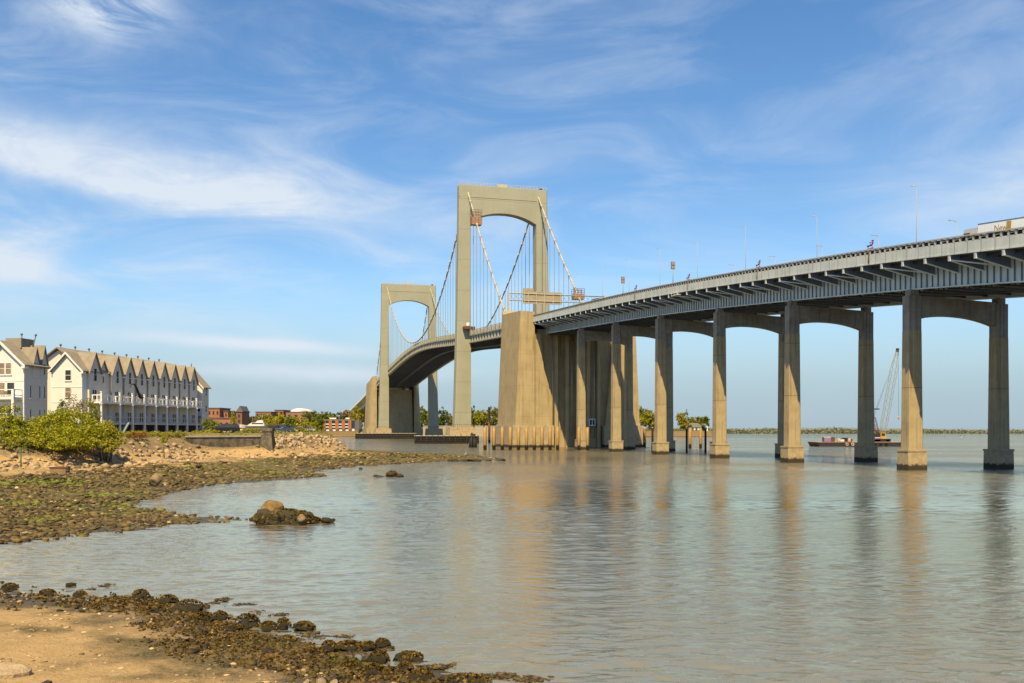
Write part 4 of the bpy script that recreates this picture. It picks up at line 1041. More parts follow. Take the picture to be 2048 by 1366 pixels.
# ------------------------------------------------------------------ townhouses
def window(root, x0, x1, y0, y1, z0, z1, face, pane='glass', bars=1, name='window', door=False):
    """face: 'x' looks along +x at x=x0, 'y' looks along -y at y=y0"""
    f = MB(); t_ = .09
    if face == 'x':
        X = x0
        f.box(X - .05, X + .07, y0, y0 + t_, z0, z1); f.box(X - .05, X + .07, y1 - t_, y1, z0, z1); f.box(X - .05, X + .07, y0 + t_, y1 - t_, z1 - t_, z1); f.box(X - .05, X + .07, y0 + t_, y1 - t_, z0, z0 + t_)
        if bars: zm = (z0 + z1) / 2; f.box(X - .04, X + .06, y0 + t_, y1 - t_, zm - .04, zm + .04)
        if bars > 1: ym = (y0 + y1) / 2; f.box(X - .04, X + .065, ym - .05, ym + .05, z0 + t_, z1 - t_)
        if not door: f.box(X, X + .14, y0 - .06, y1 + .06, z0 - .1, z0)
        o = f.build(name, M['white'], root); p = MB(); p.box(X - .04, X + .035, y0 + t_, y1 - t_, z0 + t_, z1 - t_)
    else:
        Y = y0
        f.box(x0, x0 + t_, Y - .07, Y + .05, z0, z1); f.box(x1 - t_, x1, Y - .07, Y + .05, z0, z1); f.box(x0 + t_, x1 - t_, Y - .07, Y + .05, z1 - t_, z1); f.box(x0 + t_, x1 - t_, Y - .07, Y + .05, z0, z0 + t_)
        if bars: zm = (z0 + z1) / 2; f.box(x0 + t_, x1 - t_, Y - .06, Y + .04, zm - .04, zm + .04)
        if bars > 1: xm = (x0 + x1) / 2; f.box(xm - .05, xm + .05, Y - .065, Y + .04, z0 + t_, z1 - t_)
        if not door: f.box(x0 - .08, x1 + .08, Y - .16, Y, z0 - .12, z0)
        o = f.build(name, M['white'], root); p = MB(); p.box(x0 + t_, x1 - t_, Y - .035, Y + .04, z0 + t_, z1 - t_)
    p.build('pane', M[pane], o); return o
def gable_end(mb, x0, x1, y, z0, ze, zp, th=.25):
    """wall with a triangular top facing -y"""
    xm = (x0 + x1) / 2
    mb.prism([(x0, z0), (x1, z0), (x1, ze), (xm, zp), (x0, ze)], 'y', y, y + th)
def roof_pair_y(mb, x0, x1, ze, zp, y0, y1, ov=.45, th=.22, xm=None):
    """ridge along y"""
    xm = (x0 + x1) / 2 if xm is None else xm
    for xa, s in ((x0, -1), (x1, 1)):
        k = (zp - ze) / abs(xm - xa); xe = xa + s * ov; zee = ze - k * ov
        mb.prism([(xe, zee), (xm, zp), (xm, zp + th), (xe, zee + th)], 'y', y0, y1)
def roof_pair_x(mb, y0, y1, ze, zp, x0, x1, ov=.2, th=.2):
    """ridge along x"""
    ym = (y0 + y1) / 2
    for ya, s in ((y0, -1), (y1, 1)):
        k = (zp - ze) / abs(ym - ya); ye = ya + s * ov; zee = ze - k * ov
        mb.prism([(ye, zee), (ym, zp), (ym, zp + th), (ye, zee + th)], 'x', x0, x1)
HRZ = -math.atan(.1175)
G0 = 5.0
def hroot(name, px, d, label):
    o = empty(name, (at(px, d).x, d, 0), HRZ); tag(o, label, 'townhouses'); return o
# ---- the long row
row = hroot('townhouse_row', 164, 176.5, 'long row of townhouses with white front gable, steep dormers and white balconies')
ROWL = 47.6; ZE = 17.5; ZR = 21.7
mb = MB()
mb.box(-12, 0, 2.0, ROWL, G0 - 2, ZE)
mb.prism([(-12, ZE), (0, ZE), (-6, ZR - .25)], 'y', 2.0, ROWL)
mb.build('wall', M['sidingshade'], row)
mb = MB(); gable_end(mb, -6.2, .02, 0, G0 - 2, ZE, 20.7, 1.99)
fw = mb.build('gable_wall', M['siding'], row)
mb = MB(); mb.box(-7.4, -6.2, 1.4, 2.0, G0 - 2, ZE - .3); mb.build('set_back_wall', M['siding'], row)
rf = MB(); roof_pair_y(rf, -12, 0, ZE, ZR, 1.2, ROWL + .4, .35); rf = rf.build('roof', M['roof'], row)
mb = MB(); roof_pair_y(mb, -6.2, .02, ZE, 20.72, -.5, 6.5, .5); mb.build('front_gable_roof', M['roof'], row)
mb = MB()   # white rake boards and eave returns
for xa, s in ((-6.2, -1), (.02, 1)):
    xm = -3.09; k = (20.72 - ZE) / (xm + 6.2) ; xe = xa + s * .52; zee = ZE - k * .52
    mb.prism([(xe, zee - .34), (xm, 20.72 - .34), (xm, 20.72 + .1), (xe, zee + .1)], 'y', -.58, -.48)
    mb.box(min(xa - .15, xe), max(xa + .15, xe), -.5, .4, zee - .34, zee - .02)
mb.build('rake_board', M['white'], row)
mb = MB()
for z in (14.0, 11.1, 8.2): mb.box(-6.2, .06, -.06, -.003, z, z + .2); 
mb.build('belt_course', M['white'], row)
for z0 in (15.1, 11.9): window(row, -3.45, -2.15, 0, 0, z0 + .2, z0 + 2.3, 'y', 'curtain' if z0 < 13 else 'glass', 1)
window(row, -3.4, -2.2, 0, 0, 7.6, 9.6, 'y', 'glass', 1)
peaks = [3.6, 7.2, 11.6, 16.4, 21.25, 26.1, 31.0, 35.9, 40.7, 45.4]
zfl1, zfl2 = 7.35, 11.45
for i, y in enumerate(peaks):
    small = i == 1
    hw = 1.35 if small else 2.1; zp = 19.6 if small else 20.85; zv = 17.45 if small else 16.9
    xf = .0 if small else .45
    mb = MB(); mb.prism([(y - hw * .93, G0 if not small else 15), (y + hw * .93, G0 if not small else 15), (y + hw * .93, zv), (y, zp - .12), (y - hw * .93, zv)], 'x', -.6, xf + .03)
    dm = mb.build('dormer', M['sidingshade'], row)
    mb = MB(); roof_pair_x(mb, y - hw, y + hw, zv + .12, zp, -5.9, xf + .35, .14); mb.build('dormer_roof', M['roof'], dm)
    mb = MB(); mb.box(-.1, xf + .5, y + hw - .05, y + hw + .45, zv - .32, zv - .08); mb.build('eave_return', M['white'], dm)
    if small: window(row, .05, 0, y - .3, y + .3, 15.2, 16.6, 'x', 'glass', 0)
    else:
        window(row, xf + .06, 0, y - .55, y + .55, 15.3, 17.9, 'x', 'glass', 1)
        window(row, xf + .06, 0, y - 1.1, y + .5, zfl2 + .05, zfl2 + 2.3, 'x', 'glass', 2, 'balcony_door', True)
        window(row, xf + .06, 0, y - 1.0, y + .6, zfl1 + .05, zfl1 + 2.2, 'x', 'glass', 2, 'balcony_door', True)
    if i and not small:
        mb = MB(); mb.tube([(xf + .1, y - hw - .2, G0), (xf + .1, y - hw - .2, zv - .3)], .09, 6); mb.build('down_pipe', M['pipe'], row)
mb = MB(); mb.box(-.06, .05, 2.2, ROWL, 14.0, 14.25); mb.build('belt_course', M['sidingshade'], row)
for i in range(9):      # roof vents
    y = 3.5 + i * 4.85
    mb = MB(); mb.tube([(-6.6, y, ZR - .3), (-6.6, y, ZR + .75)], .12, 6); mb.lathe((-6.6, y, ZR + .7), [(.24, 0), (.24, .2), (.12, .32)], 8); mb.build('chimney', M['pipe'], rf)
    if i % 2 == 0:
        mb = MB(); mb.tube([(-7.6, y + 2, ZR - .6), (-7.6, y + 2, ZR + .5)], .2, 6); mb.build('vent', M['roof'], rf)
# balconies: two decks on tall posts
post_y = [2.4, 9.0] + [9.0 + 4.82 * k for k in range(1, 8)]
BX = 2.55
mb = MB(); mb.box(.06, BX + .1, 1.2, 46.6, zfl1 - .38, zfl1 - .05); mb.build('lower_deck', M['deckgrey'], row)
mb = MB(); mb.box(.06, BX + .1, 2.0, 46.6, zfl2 - .40, zfl2 - .05); mb.build('upper_deck', M['white'], row)
for k, y in enumerate(post_y):
    mb = MB(); mb.box(BX - .16, BX + .16, y - .16, y + .16, G0 - 1, zfl2 + 1.75); mb.box(BX - .24, BX + .24, y - .24, y + .24, zfl2 + 1.75, zfl2 + 1.9)
    mb.box(BX - .3, BX + .3, y - .32, y + .32, zfl2 - .62, zfl2 - .405); mb.build('balcony_post', M['white'], row)
    mb = MB()
    for x in (.7, 1.65): mb.box(x - .1, x + .1, y - .1, y + .1, zfl2 - .04, zfl2 + 1.35)
    mb.box(.1, BX - .16, y - .05, y + .05, zfl2 + 1.12, zfl2 + 1.3); mb.box(.1, BX - .16, y - .05, y + .05, zfl2 + .15, zfl2 + .28); mb.build('divider_rail', M['white'], row)
for k in range(len(post_y)):
    y0 = post_y[k] + .16; y1 = (post_y[k + 1] - .16) if k + 1 < len(post_y) else 46.5
    mb = MB(); mb.box(BX - .06, BX + .06, y0, y1, zfl2 + 1.12, zfl2 + 1.3); mb.box(BX - .05, BX + .05, y0, y1, zfl2 + .12, zfl2 + .25)
    for f in (.33, .66): ym = y0 + (y1 - y0) * f; mb.box(BX - .07, BX + .07, ym - .09, ym + .09, zfl2 - .04, zfl2 + 1.36)
    mb.build('balcony_rail', M['white'], row)
    mb = MB(); mb.box(BX - .05, BX + .05, y0, y1, zfl1 + 1.05, zfl1 + 1.18); mb.box(BX - .05, BX + .05, y0, y1, zfl1 + .1, zfl1 + .2)
    for f in (.25, .5, .75): ym = y0 + (y1 - y0) * f; mb.box(BX - .06, BX + .06, ym - .06, ym + .06, zfl1 - .04, zfl1 + 1.05)
    mb.build('lower_rail', M['deckgrey'], row)
    if k > 0:
        mb = MB(); mb.box(.08, BX - .2, post_y[k] - .08, post_y[k] + .08, zfl1, zfl2 - .42) if False else mb.box(.08, .9, post_y[k] - .08, post_y[k] + .08, zfl1, zfl2 - .42); mb.build('party_screen', M['siding'], row)
mb = MB(); mb.box(-.3, 1.2, 3.0, ROWL - 2, G0 - 2, zfl1 - .4); mb.build('undercroft', M['dark'], row)
for k in range(7):
    y = post_y[1] + 4.82 * k + 2.4
    mb = MB(); mb.box(1.22, 1.3, y - .9, y + .9, G0 - .8, zfl1 - .6); mb.build('garage_door', M['car_grey'], row)
mb = MB(); mb.beam((BX + .3, 8.3, G0 - .6), (BX + .3, 11.4, zfl1), .9, .18); mb.build('stair', M['stiff'], row)
# black awning arched above the third balcony
mb = MB(); pts = [(BX + .2, 12.4 + .55 * k, zfl2 + 1.0 + 2.9 * math.sin(min(1, .25 + k / 9.5) * math.pi * .98)) for k in range(10)]
mb.tube(pts, [.05, .06, .1, .16, .22, .24, .26, .28, .3, .3], 6); aw = mb.build('slide_tube', M['dark'], row)
# ---- end block beyond the row
eb = hroot('townhouse_end_block', 405, 226, 'white gabled end block of townhouses beyond the long row')
mb = MB(); mb.box(-8, 0, .3, 3.4, G0 - 2, 16.6); mb.prism([(-8, 16.6), (0, 16.6), (-4, 20.9)], 'y', .3, 3.4); mb.build('wall', M['sidingshade'], eb)
mb = MB(); gable_end(mb, -8, 0, 0, G0 - 2, 16.6, 20.9, .3); mb.build('gable_wall', M['siding'], eb)
mb = MB(); roof_pair_y(mb, -8, 0, 16.6, 21.0, -.4, 3.8, .5); rf2 = mb.build('roof', M['roof'], eb)
mb = MB(); mb.tube([(-4.3, 3, 20.8), (-4.3, 3, 22.4)], .14, 6); mb.build('chimney', M['pipe'], rf2)
mb = MB(); mb.prism([(-4, 20.62), (.5, 15.75), (.5, 16.15), (-4, 21.02)], 'y', -.5, -.4); mb.build('rake_board', M['white'], eb)
window(eb, -2.6, -1.3, 0, 0, 14.1, 16.3, 'y', 'curtain', 1); window(eb, -1.8, -.5, 0, 0, 10.3, 12.4, 'y', 'glass', 1); window(eb, -2.2, -.6, 0, 0, 6.4, 8.9, 'y', 'glass', 2)
window(eb, .03, 0, 1.4, 2.3, 14.2, 16.2, 'x', 'glass', 1); window(eb, .03, 0, 1.4, 2.3, 10.2, 12.0, 'x', 'glass', 1); window(eb, .03, 0, 1.4, 2.3, 6.6, 8.4, 'x', 'glass', 1)
mb = MB(); mb.box(-2.4, .6, -1.4, -.01, 9.3, 9.6); mb.box(.35, .6, -1.4, -1.15, 5, 9.3); mb.build('porch', M['white'], eb)
# ---- left block at the frame edge
lb_ = hroot('townhouse_left_block', 48, 160.7, 'nearest white gabled townhouse block with front balconies, cut by the left frame edge')
mb = MB(); mb.box(-8.2, 0, .3, 6.6, G0 - 2, 17.5); mb.prism([(-8.2, 17.5), (0, 17.5), (-4.1, 21.2)], 'y', .3, 6.6); mb.build('wall', M['sidingshade'], lb_)
mb = MB(); gable_end(mb, -8.2, 0.02, 0, G0 - 2, 17.5, 21.1, .3); mb.build('gable_wall', M['siding'], lb_)
mb = MB(); roof_pair_y(mb, -8.2, .02, 17.5, 21.25, -.6, 6.8, .55); rf3 = mb.build('roof', M['roof'], lb_)
mb = MB(); mb.box(-5.6, -2.6, 3, 6.6, 20.4, 22.2); mb.build('roof_hump', M['roof'], rf3)
for x, y, lean in ((.0 - 3.2, 4, 0), (-2.2, 5.5, .7)):
    mb = MB(); mb.tube([(x, y, 20.4), (x + lean, y, 22.9)], .11, 6); mb.lathe((x + lean, y, 22.85), [(.22, 0), (.22, .18), (.11, .3)], 8); mb.build('chimney', M['pipe'], rf3)
mb = MB()
for xa, s in ((-8.2, -1), (.02, 1)):
    xm = -4.09; k = (21.25 - 17.5) / 4.11; xe = xa + s * .58; zee = 17.5 - k * .58
    mb.prism([(xe, zee - .4), (xm, 21.25 - .4), (xm, 21.4), (xe, zee + .1)], 'y', -.7, -.58)
    mb.box(min(xa - .2, xe), max(xa + .2, xe), -.6, .4, zee - .4, zee - .03)
mb.build('rake_board', M['white'], lb_)
for y, zp in ((3.3, 20.4), (5.6, 20.9)):
    mb = MB(); mb.prism([(y - 1.0, 15), (y + 1.0, 15), (y + 1.0, 17.2), (y, zp - .1), (y - 1.0, 17.2)], 'x', -.6, .05); dm = mb.build('dormer', M['sidingshade'], lb_)
    mb = MB(); roof_pair_x(mb, y - 1.05, y + 1.05, 17.3, zp, -4.0, .3, .12); mb.build('dormer_roof', M['roof'], dm)
window(lb_, .04, 0, 5.3, 5.95, 15.7, 17.8, 'x', 'glass', 1)
for z0 in (11.4, 7.2):
    for y in (1.4, 4.0, 5.4): window(lb_, .03, 0, y, y + .55, z0, z0 + 2.4, 'x', 'glass', 0)
for x0 in (-4.7, -3.45): window(lb_, x0, x0 + 1.15, 0, 0, 15.5, 17.6, 'y', 'curtain', 1)
for z0 in (11.7, 7.6):
    window(lb_, -5.2, -3.5, 0, 0, z0, z0 + 2.5, 'y', 'curtain', 0, 'balcony_door', True); window(lb_, -3.2, -1.7, 0, 0, z0, z0 + 2.5, 'y', 'glass', 0, 'balcony_door', True)
    mb = MB(); mb.box(-8, -.3, -2.2, -.02, z0 - .55, z0 - .15); mb.build('balcony_deck', M['white'], lb_)
    mb = MB()
    for z in (z0 + .1, z0 + 1.05): mb.box(-8, -.3, -2.18, -2.06, z, z + .14); mb.box(-.42, -.3, -2.06, -.05, z, z + .14)
    for x in (-5.9, -3.4): mb.box(x - .08, x + .08, -2.2, -2.04, z0 - .15, z0 + 1.2)
    mb.build('balcony_rail', M['white'], lb_)
mb = MB(); mb.box(-.75, -.3, -2.35, -1.95, G0 - 1.5, 12.9); mb.build('balcony_post', M['white'], lb_)
mb = MB()
for z in (14.4, 10.6): mb.box(-8.2, .05, -.06, -.003, z, z + .2)
mb.build('belt_course', M['white'], lb_)
bc = empty('balcony_chair', Matrix.Translation(lb_.location) @ Matrix.Rotation(HRZ, 4, 'Z') @ Vector((-2.9, -1.2, 11.55)), HRZ); tag(bc, 'small woven chair on the upper balcony of the left townhouse block', 'chair')
mb = MB(); mb.box(-.35, .35, -.3, .3, .38, .5); mb.build('seat', M['wood'], bc); mb = MB(); mb.box(-.35, .35, .25, .33, .5, 1.05); mb.build('backrest', M['wood'], bc)
for x in (-.3, .3):
    for y in (-.25, .25): mb = MB(); mb.box(x - .03, x + .03, y - .03, y + .03, 0, .38); mb.build('leg', M['wood'], bc)

# ------------------------------------------------------------------ brick buildings on and beyond the marina
def brick_building(name, px0, px1, d, ytop, ybase, dep, label, m, bays, pane='glass', cat='building', roofm='greyroof', bw=.5, rows=2, rz=0.0):
    x0 = (px0 - 1024) * d / F; x1 = (px1 - 1024) * d / F; zt_ = CZ + (HY - ytop) * d / F; zb = CZ + (HY - ybase) * d / F
    o = empty(name, ((x0 + x1) / 2, d, zb), rz); tag(o, label, cat); l = (x1 - x0) / 2; h = zt_ - zb
    mb = MB(); mb.box(-l, l, 0, dep, -2, h); mb.build('wall', m, o)
    mb = MB(); mb.box(-l - .3, l + .3, -.3, dep + .3, h, h + .4); mb.build('roof', M[roofm], o)
    for i in range(bays):
        for r_ in range(rows):
            xc = -l + (i + .5) * 2 * l / bays; wv_ = 2 * l / bays * bw / 2; z0 = h * (.12 + r_ * .86 / rows); z1 = z0 + h * .58 / rows
            f = MB(); f.box(xc - wv_, xc + wv_, -.08, .05, z0, z1); f = f.build('window', m, o); p = MB(); p.box(xc - wv_ + .12, xc + wv_ - .12, -.11, .05, z0 + .12, z1 - .12); p.build('pane', M[pane], f)
    return o, l, h
brick_building('brick_townhouses', 415, 439, 420, 817, 845, 16, 'orange brick flats with dark window strips just beyond the townhouse end block', M['brick'], 3, bw=.55)
brick_building('brick_townhouses', 440, 456, 424, 823, 845, 14, 'lower orange brick flats left of the young green tree', M['brick'], 2, bw=.5)
brick_building('boat_shed', 412, 472, 380, 837, 861, 18, 'long low grey roofed shed in front of the orange brick flats', M['brick3'], 5, rows=1)
o, l, h = brick_building('brick_gatehouse', 472, 484, 360, 824, 861, 10, 'narrow dark brick block standing right of the low grey shed', M['brick2'], 1, rows=3, bw=.4)
mb = MB(); mb.prism([(-l, h + .4), (l, h + .4), (l * .2, h + 2.4)], 'y', .2, 9.8); mb.build('gable_roof', M['greyroof'], o)
brick_building('brick_hall', 511, 542, 760, 824, 846, 30, 'wide low brown brick hall behind the budding trees', M['brick2'], 4)
brick_building('brick_tower_block', 549, 567, 780, 820.5, 846, 26, 'taller brown brick block with a dark cornice behind the yellow green tree', M['brick2'], 2, rows=3)
o, l, h = brick_building('brick_arena', 572, 612, 770, 825, 850, 40, 'pale red brick arena with a white domed roof', M['brick3'], 3)
mb = MB(); mb.loft([[(math.cos(math.pi * k / 12) * 7.5 + 2, y, h + .4 + math.sin(math.pi * k / 12) * 3.2) for k in range(13)] for y in (3, 37)], True); mb.build('dome', M['car_white'], o)
# waterfront block with orange piers
d = 838; o, l, h = brick_building('waterfront_building', 645, 709, d, 839, 862.5, 16, 'waterfront building with five orange brick bays and white balconies beside the far anchorage', M['white'], 1, rows=1, bw=.01)
mb = MB(); mb.box(-l, l, -.3, -.02, 2.6, h - .6); mb.build('window_band', M['glass'], o)
for i in range(5):
    x = -l + 1.6 + i * 5.85; mb = MB(); mb.box(x - 1.5, x + 1.5, -1.6, .1, 1.6, h - .4); mb.build('brick_bay', M['brick'], o)
    if i < 4:
        for z in (3.4, 6.0): mb = MB(); mb.box(x + 1.5, x + 4.35, -1.3, -.31, z, z + .9); mb.build('balcony', M['white'], o)
mb = MB(); mb.box(l, l + 4.0, .5, 14, -2, h - .5); mb.build('side_wing', M['car_grey'], o)
for x, w_ in ((-6, 3), (7.5, 1.8)): mb = MB(); mb.box(x - w_, x + w_, 4, 8, h + .4, h + 1.7); mb.build('roof_plant', M['white'], o)
# retaining wall along the far bank
def bank_wall(name, px0, px1, d, yt, yb, label, m):
    x0 = (px0 - 1024) * d / F; x1 = (px1 - 1024) * d / F; zt_ = CZ + (HY - yt) * d / F
    o = empty(name, ((x0 + x1) / 2, d, 0)); tag(o, label, 'wall'); l = (x1 - x0) / 2
    mb = MB(); mb.box(-l, l, 0, 2, -1, zt_); mb.build('masonry', m, o); mb = MB(); mb.box(-l - .1, l + .1, -.2, 2.2, zt_ + .003, zt_ + .35); mb.build('coping', M['stonecap'], o); return o
bank_wall('quay_wall', 644, 716, 834, 862.6, 874, 'stone quay wall under the waterfront building with orange bays', M['rock2'])
bank_wall('river_wall', 846, 1004, 834, 852, 874, 'long brown river wall seen behind the near tower foot', M['stonecap'])
bank_wall('river_wall', 1270, 1424, 832, 863, 874, 'low pale river wall under the trees right of the anchorage', M['rock2'])
# house under the far trees, right of the anchorage
d = 850; o = empty('shore_house', (at(1393, d).x, d, 4.2)); tag(o, 'white shore house with a grey hipped roof under the far trees', 'house')
mb = MB(); mb.box(-9, 6, 0, 12, -1, 4.2); mb.box(6, 11, 2, 12, -1, 5.5); mb.build('wall', M['white'], o)
mb = MB(); mb.frus((-9.8, 6.4, -.8, 12.8), (-4, 2, 5, 7), 4.2, 8.2); mb.build('roof', M['greyroof'], o)
mb = MB(); mb.frus((5.6, 11.4, 1.6, 12.4), (8, 9, 6, 8), 5.5, 7.6); mb.build('wing_roof', M['greyroof'], o)
for x in (-7, -3.5, 0, 3.5): f = MB(); f.box(x - .9, x + .9, -.08, .05, .8, 3.2); f.build('window', M['glass'], o)

# ------------------------------------------------------------------ seawall, pillar and small yard things
wp = [(370, 160), (420, 163), (470, 166.5), (522, 170)]
o = empty('seawall', (at(446, 165).x, 165, 0)); tag(o, 'dark stained stone seawall with a pale cap below the marina lawn', 'wall')
mb = MB(o.location); pts = [at(p, d) for p, d in wp]
top = CZ - 14.2 * 165 / F
mb.loft([[(p.x - .1, p.y - .1, 1.5), (p.x, p.y + 1.4, 1.5), (p.x, p.y + 1.4, top), (p.x, p.y + .1, top)] for p in pts]); mb.build('masonry', M['stone'], o)
mb = MB(o.location); mb.loft([[(p.x, p.y - .1, top + .003), (p.x, p.y + 1.5, top + .003), (p.x, p.y + 1.5, top + .28), (p.x, p.y - .1, top + .28)] for p in pts]); mb.build('coping', M['stonecap'], o)
o = empty('stone_pillar', at(534, 170)); tag(o, 'square dark stone pillar at the right end of the seawall', 'pillar')
mb = MB(); mb.frus((-1.35, 1.15, -.4, 2.4), (-1.05, .85, 0, 2.2), 1.8, 4.7); mb.build('base', M['stone'], o)
mb = MB(); mb.box(-.95, .8, .1, 2.1, 4.7, 5.62); mb.build('shaft', M['stone'], o)
mb = MB(); mb.box(-1.12, .97, -.05, 2.25, 5.62, 6.2); mb.build('cap', M['stone'], o)
# green post, timber groyne box
p = at(42, 118); z = gz(p.x, p.y); o = empty('green_post', (p.x, p.y, z)); tag(o, 'thin green marker post in front of the big yellow green shrub', 'post')
mb = MB(); mb.tube([(0, 0, -.5), (0, 0, 2.6)], .07, 7); mb.build('shaft', M['green'], o); mb = MB(); mb.box(-.12, .12, -.04, .04, 2.2, 2.65); mb.build('plate', M['green'], o)
p = at(118, 108); z = gz(p.x, p.y); o = empty('timber_groyne', (p.x, p.y, z)); tag(o, 'weathered timber box with a rusty top half buried below the big shrub', 'timber wall')
mb = MB(); mb.box(-1.1, 1.0, 0, .5, -.4, .55); mb.build('plank_wall', M['wood'], o); mb = MB(); mb.box(-1.15, 1.05, -.05, .55, .553, .72); mb.build('rusty_cap', M['rust'], o)
p = at(135.5, 107.6); z = gz(p.x, p.y); o = empty('groyne_post', (p.x, p.y, z)); tag(o, 'short black wooden post at the right end of the timber box', 'post')
mb = MB(); mb.lathe((0, 0, 0), [(.22, -.5), (.22, .75), (.16, .85)], 9); mb.build('shaft', M['piledark'], o); mb = MB(); mb.lathe((0, 0, .3), [(.235, 0), (.235, .12)], 9); mb.build('iron_band', M['rust'], o)
# motor yacht on the hard and parked cars
p = at(508, 232); o = empty('motor_yacht', (p.x, p.y, 5.5), R(8)); tag(o, 'white motor yacht stored ashore behind the stone pillar', 'boat'); o.scale = (.72, .72, .72)
mb = MB(); rings = []
for x, w_, z0, z1 in ((-4.6, 1.0, 1.0, 2.0), (-3.0, 1.5, .4, 2.0), (0, 1.6, .2, 2.0), (2.8, 1.2, .4, 2.2), (4.9, .06, 1.4, 2.5)): rings.append([(-x, -w_, z1), (-x, -w_ * .7, (z0 + z1) / 2), (-x, 0, z0), (-x, w_ * .7, (z0 + z1) / 2), (-x, w_, z1)])
mb.loft(rings); mb.build('hull', M['gelcoat'], o)
mb = MB(); mb.loft([[(-2.4, y, 2.0), (3.6, y, 2.0), (3.4, y, 3.1), (-.6, y, 3.1)] for y in (-1.2, 1.2)]); c_ = mb.build('cabin', M['gelcoat'], o)
mb = MB(); mb.box(-.6, 3.2, -1.23, 1.23, 2.55, 2.95); mb.build('cabin_window', M['glass'], c_)
mb = MB(); mb.loft([[(.5, y, 3.1), (3.2, y, 3.1), (3.0, y, 4.0), (1.4, y, 3.9)] for y in (-.8, .8)]); mb.tube([(2.6, 0, 4), (2.9, 0, 5.6)], .06, 5); mb.build('flybridge', M['gelcoat'], o)
mb = MB()
for x in (-2.5, 2.5): mb.box(x - .15, x + .15, -1.2, 1.2, -.3, .5)
mb.build('cradle', M['rust'], o)
def pcar(px, d, label, paint, rz, kind='sedan', L_=4.6, H_=1.5):
    p = at(px, d); return car('parked_car', label, 'car', M[paint], (p.x, p.y, gz(p.x, p.y) + .02), rz, L=L_, H=H_, kind=kind, group='cars parked by the marina')
pcar(451, 181, 'black pickup style car parked behind the seawall lawn', 'car_black', R(80), 'suv', 5.2, 1.75)
pcar(543, 236, 'dark grey car parked just right of the stone pillar', 'car_grey', R(60), 'suv', 4.7, 1.75)
pcar(559, 262, 'orange brown van parked beyond the dark grey car', 'car_brown', R(75), 'van', 5.0, 2.2)
pcar(569, 226, 'low blue car parked nearest the bright rock point', 'car_blue', R(110), 'sedan', 4.4, 1.35)
pcar(586, 268, 'dark car parked below the mid green tree', 'car_black', R(95), 'suv', 4.7, 1.8)
pcar(597, 262, 'white car parked right of the dark car below the green tree', 'car_white', R(95), 'sedan', 4.5, 1.5)
pcar(497, 262, 'white car parked left of the yacht bow', 'car_white', R(70), 'sedan', 4.5, 1.5)
pcar(616, 266, 'silver car parked farthest right near the end of the bright rocks', 'car_silver', R(90), 'sedan', 4.5, 1.5)
o = empty('skip_bin', (at(515, 196).x, 196, 5.2), R(10)); tag(o, 'dark open skip bin on the lawn left of the stone pillar', 'skip')
mb = MB(); mb.loft([[(-2.0, y, .1), (1.7, y, .1), (2.2, y, 1.3), (-2.4, y, 1.3)] for y in (-.9, .9)]); mb.build('body', M['car_grey'], o); mb = MB(); mb.box(-2.45, 2.25, -.95, .95, 1.3, 1.4); mb.build('rim', M['dark'], o)
# white picket panels between shed and lawn
p0 = at(414, 300); o = empty('white_fence', (p0.x, 300, 5.2)); tag(o, 'run of white fence panels in front of the low grey shed', 'fence')
for i in range(6): mb = MB(); mb.box(i * 1.25, i * 1.25 + 1.15, 0, .1, 0, 1.7 + (.25 if i % 2 else 0)); mb.build('panel', M['white'], o)
# ------------------------------------------------------------------ leaves
def leaf_quads(C, size, rs, up=.35):
    """C: Nx3 centres -> folded leaf-clump quads"""
    n = len(C); a = rs.normal(size=(n, 3)); a[:, 2] *= .6; a /= np.linalg.norm(a, axis=1)[:, None]
    b_ = rs.normal(size=(n, 3)); b_[:, 2] += up; b_ -= a * (a * b_).sum(1)[:, None]; b_ /= np.linalg.norm(b_, axis=1)[:, None]
    nn = np.cross(a, b_)
    s = size * rs.uniform(.6, 1.35, n)[:, None]
    V = np.stack([C - a * s * .62, C + b_ * s * .42 + nn * s * .15, C + a * s * .62, C - b_ * s * .42 + nn * s * .12], 1).reshape(-1, 3)
    return V, np.arange(n * 4).reshape(n, 4)
def blob_points(blobs, n, rs, clump=.55):
    """blobs: (x,y,z,rx,ry,rz); points gathered in clumps near the shell of every blob"""
    vol = np.array([b[3] * b[4] * b[5] for b in blobs]) ** .67; cnt = rs.multinomial(n, vol / vol.sum()); out = []
    for b, c in zip(blobs, cnt):
        if c == 0: continue
        k = max(6, int(c / 26))
        cc = rs.normal(size=(k, 3)); cc /= np.linalg.norm(cc, axis=1)[:, None]; cc *= rs.uniform(.45, 1.02, k)[:, None] ** .6
        w_ = cc[rs.randint(0, k, c)] + rs.normal(size=(c, 3)) * .17
        w_[:, 2] = np.where(w_[:, 2] < -.75, -.75 + rs.uniform(0, .2, c), w_[:, 2])
        out.append(np.array(b[:3]) + w_ * np.array(b[3:6]))
    return np.concatenate(out)
def foliage(name, blobs, n, size, m, parent, seed, org):
    rs = np.random.RandomState(seed); P = blob_points([(b[0] - org[0], b[1] - org[1], b[2] - org[2]) + tuple(b[3:]) for b in blobs], n, rs)
    V, Fc = leaf_quads(P, size, rs); return link(name, mesh_np(name, V, Fc), m, parent)
def stems(root, blobs, org, r0, seed, name='stem', m=None):
    r_ = random.Random(seed); mb = MB()
    for b in blobs:
        e = Vector((b[0] - org[0], b[1] - org[1], b[2] - org[2])); s = Vector((e.x * .45 + r_.uniform(-.2, .2), e.y * .45, -.3))
        mb.tube([s, s.lerp(e, .5) + Vector((r_.uniform(-.2, .2), 0, .2)), e + Vector((0, 0, b[5] * .5))], [r0, r0 * .7, r0 * .3], 5)
    return mb.build(name, m or M['bark'], root)
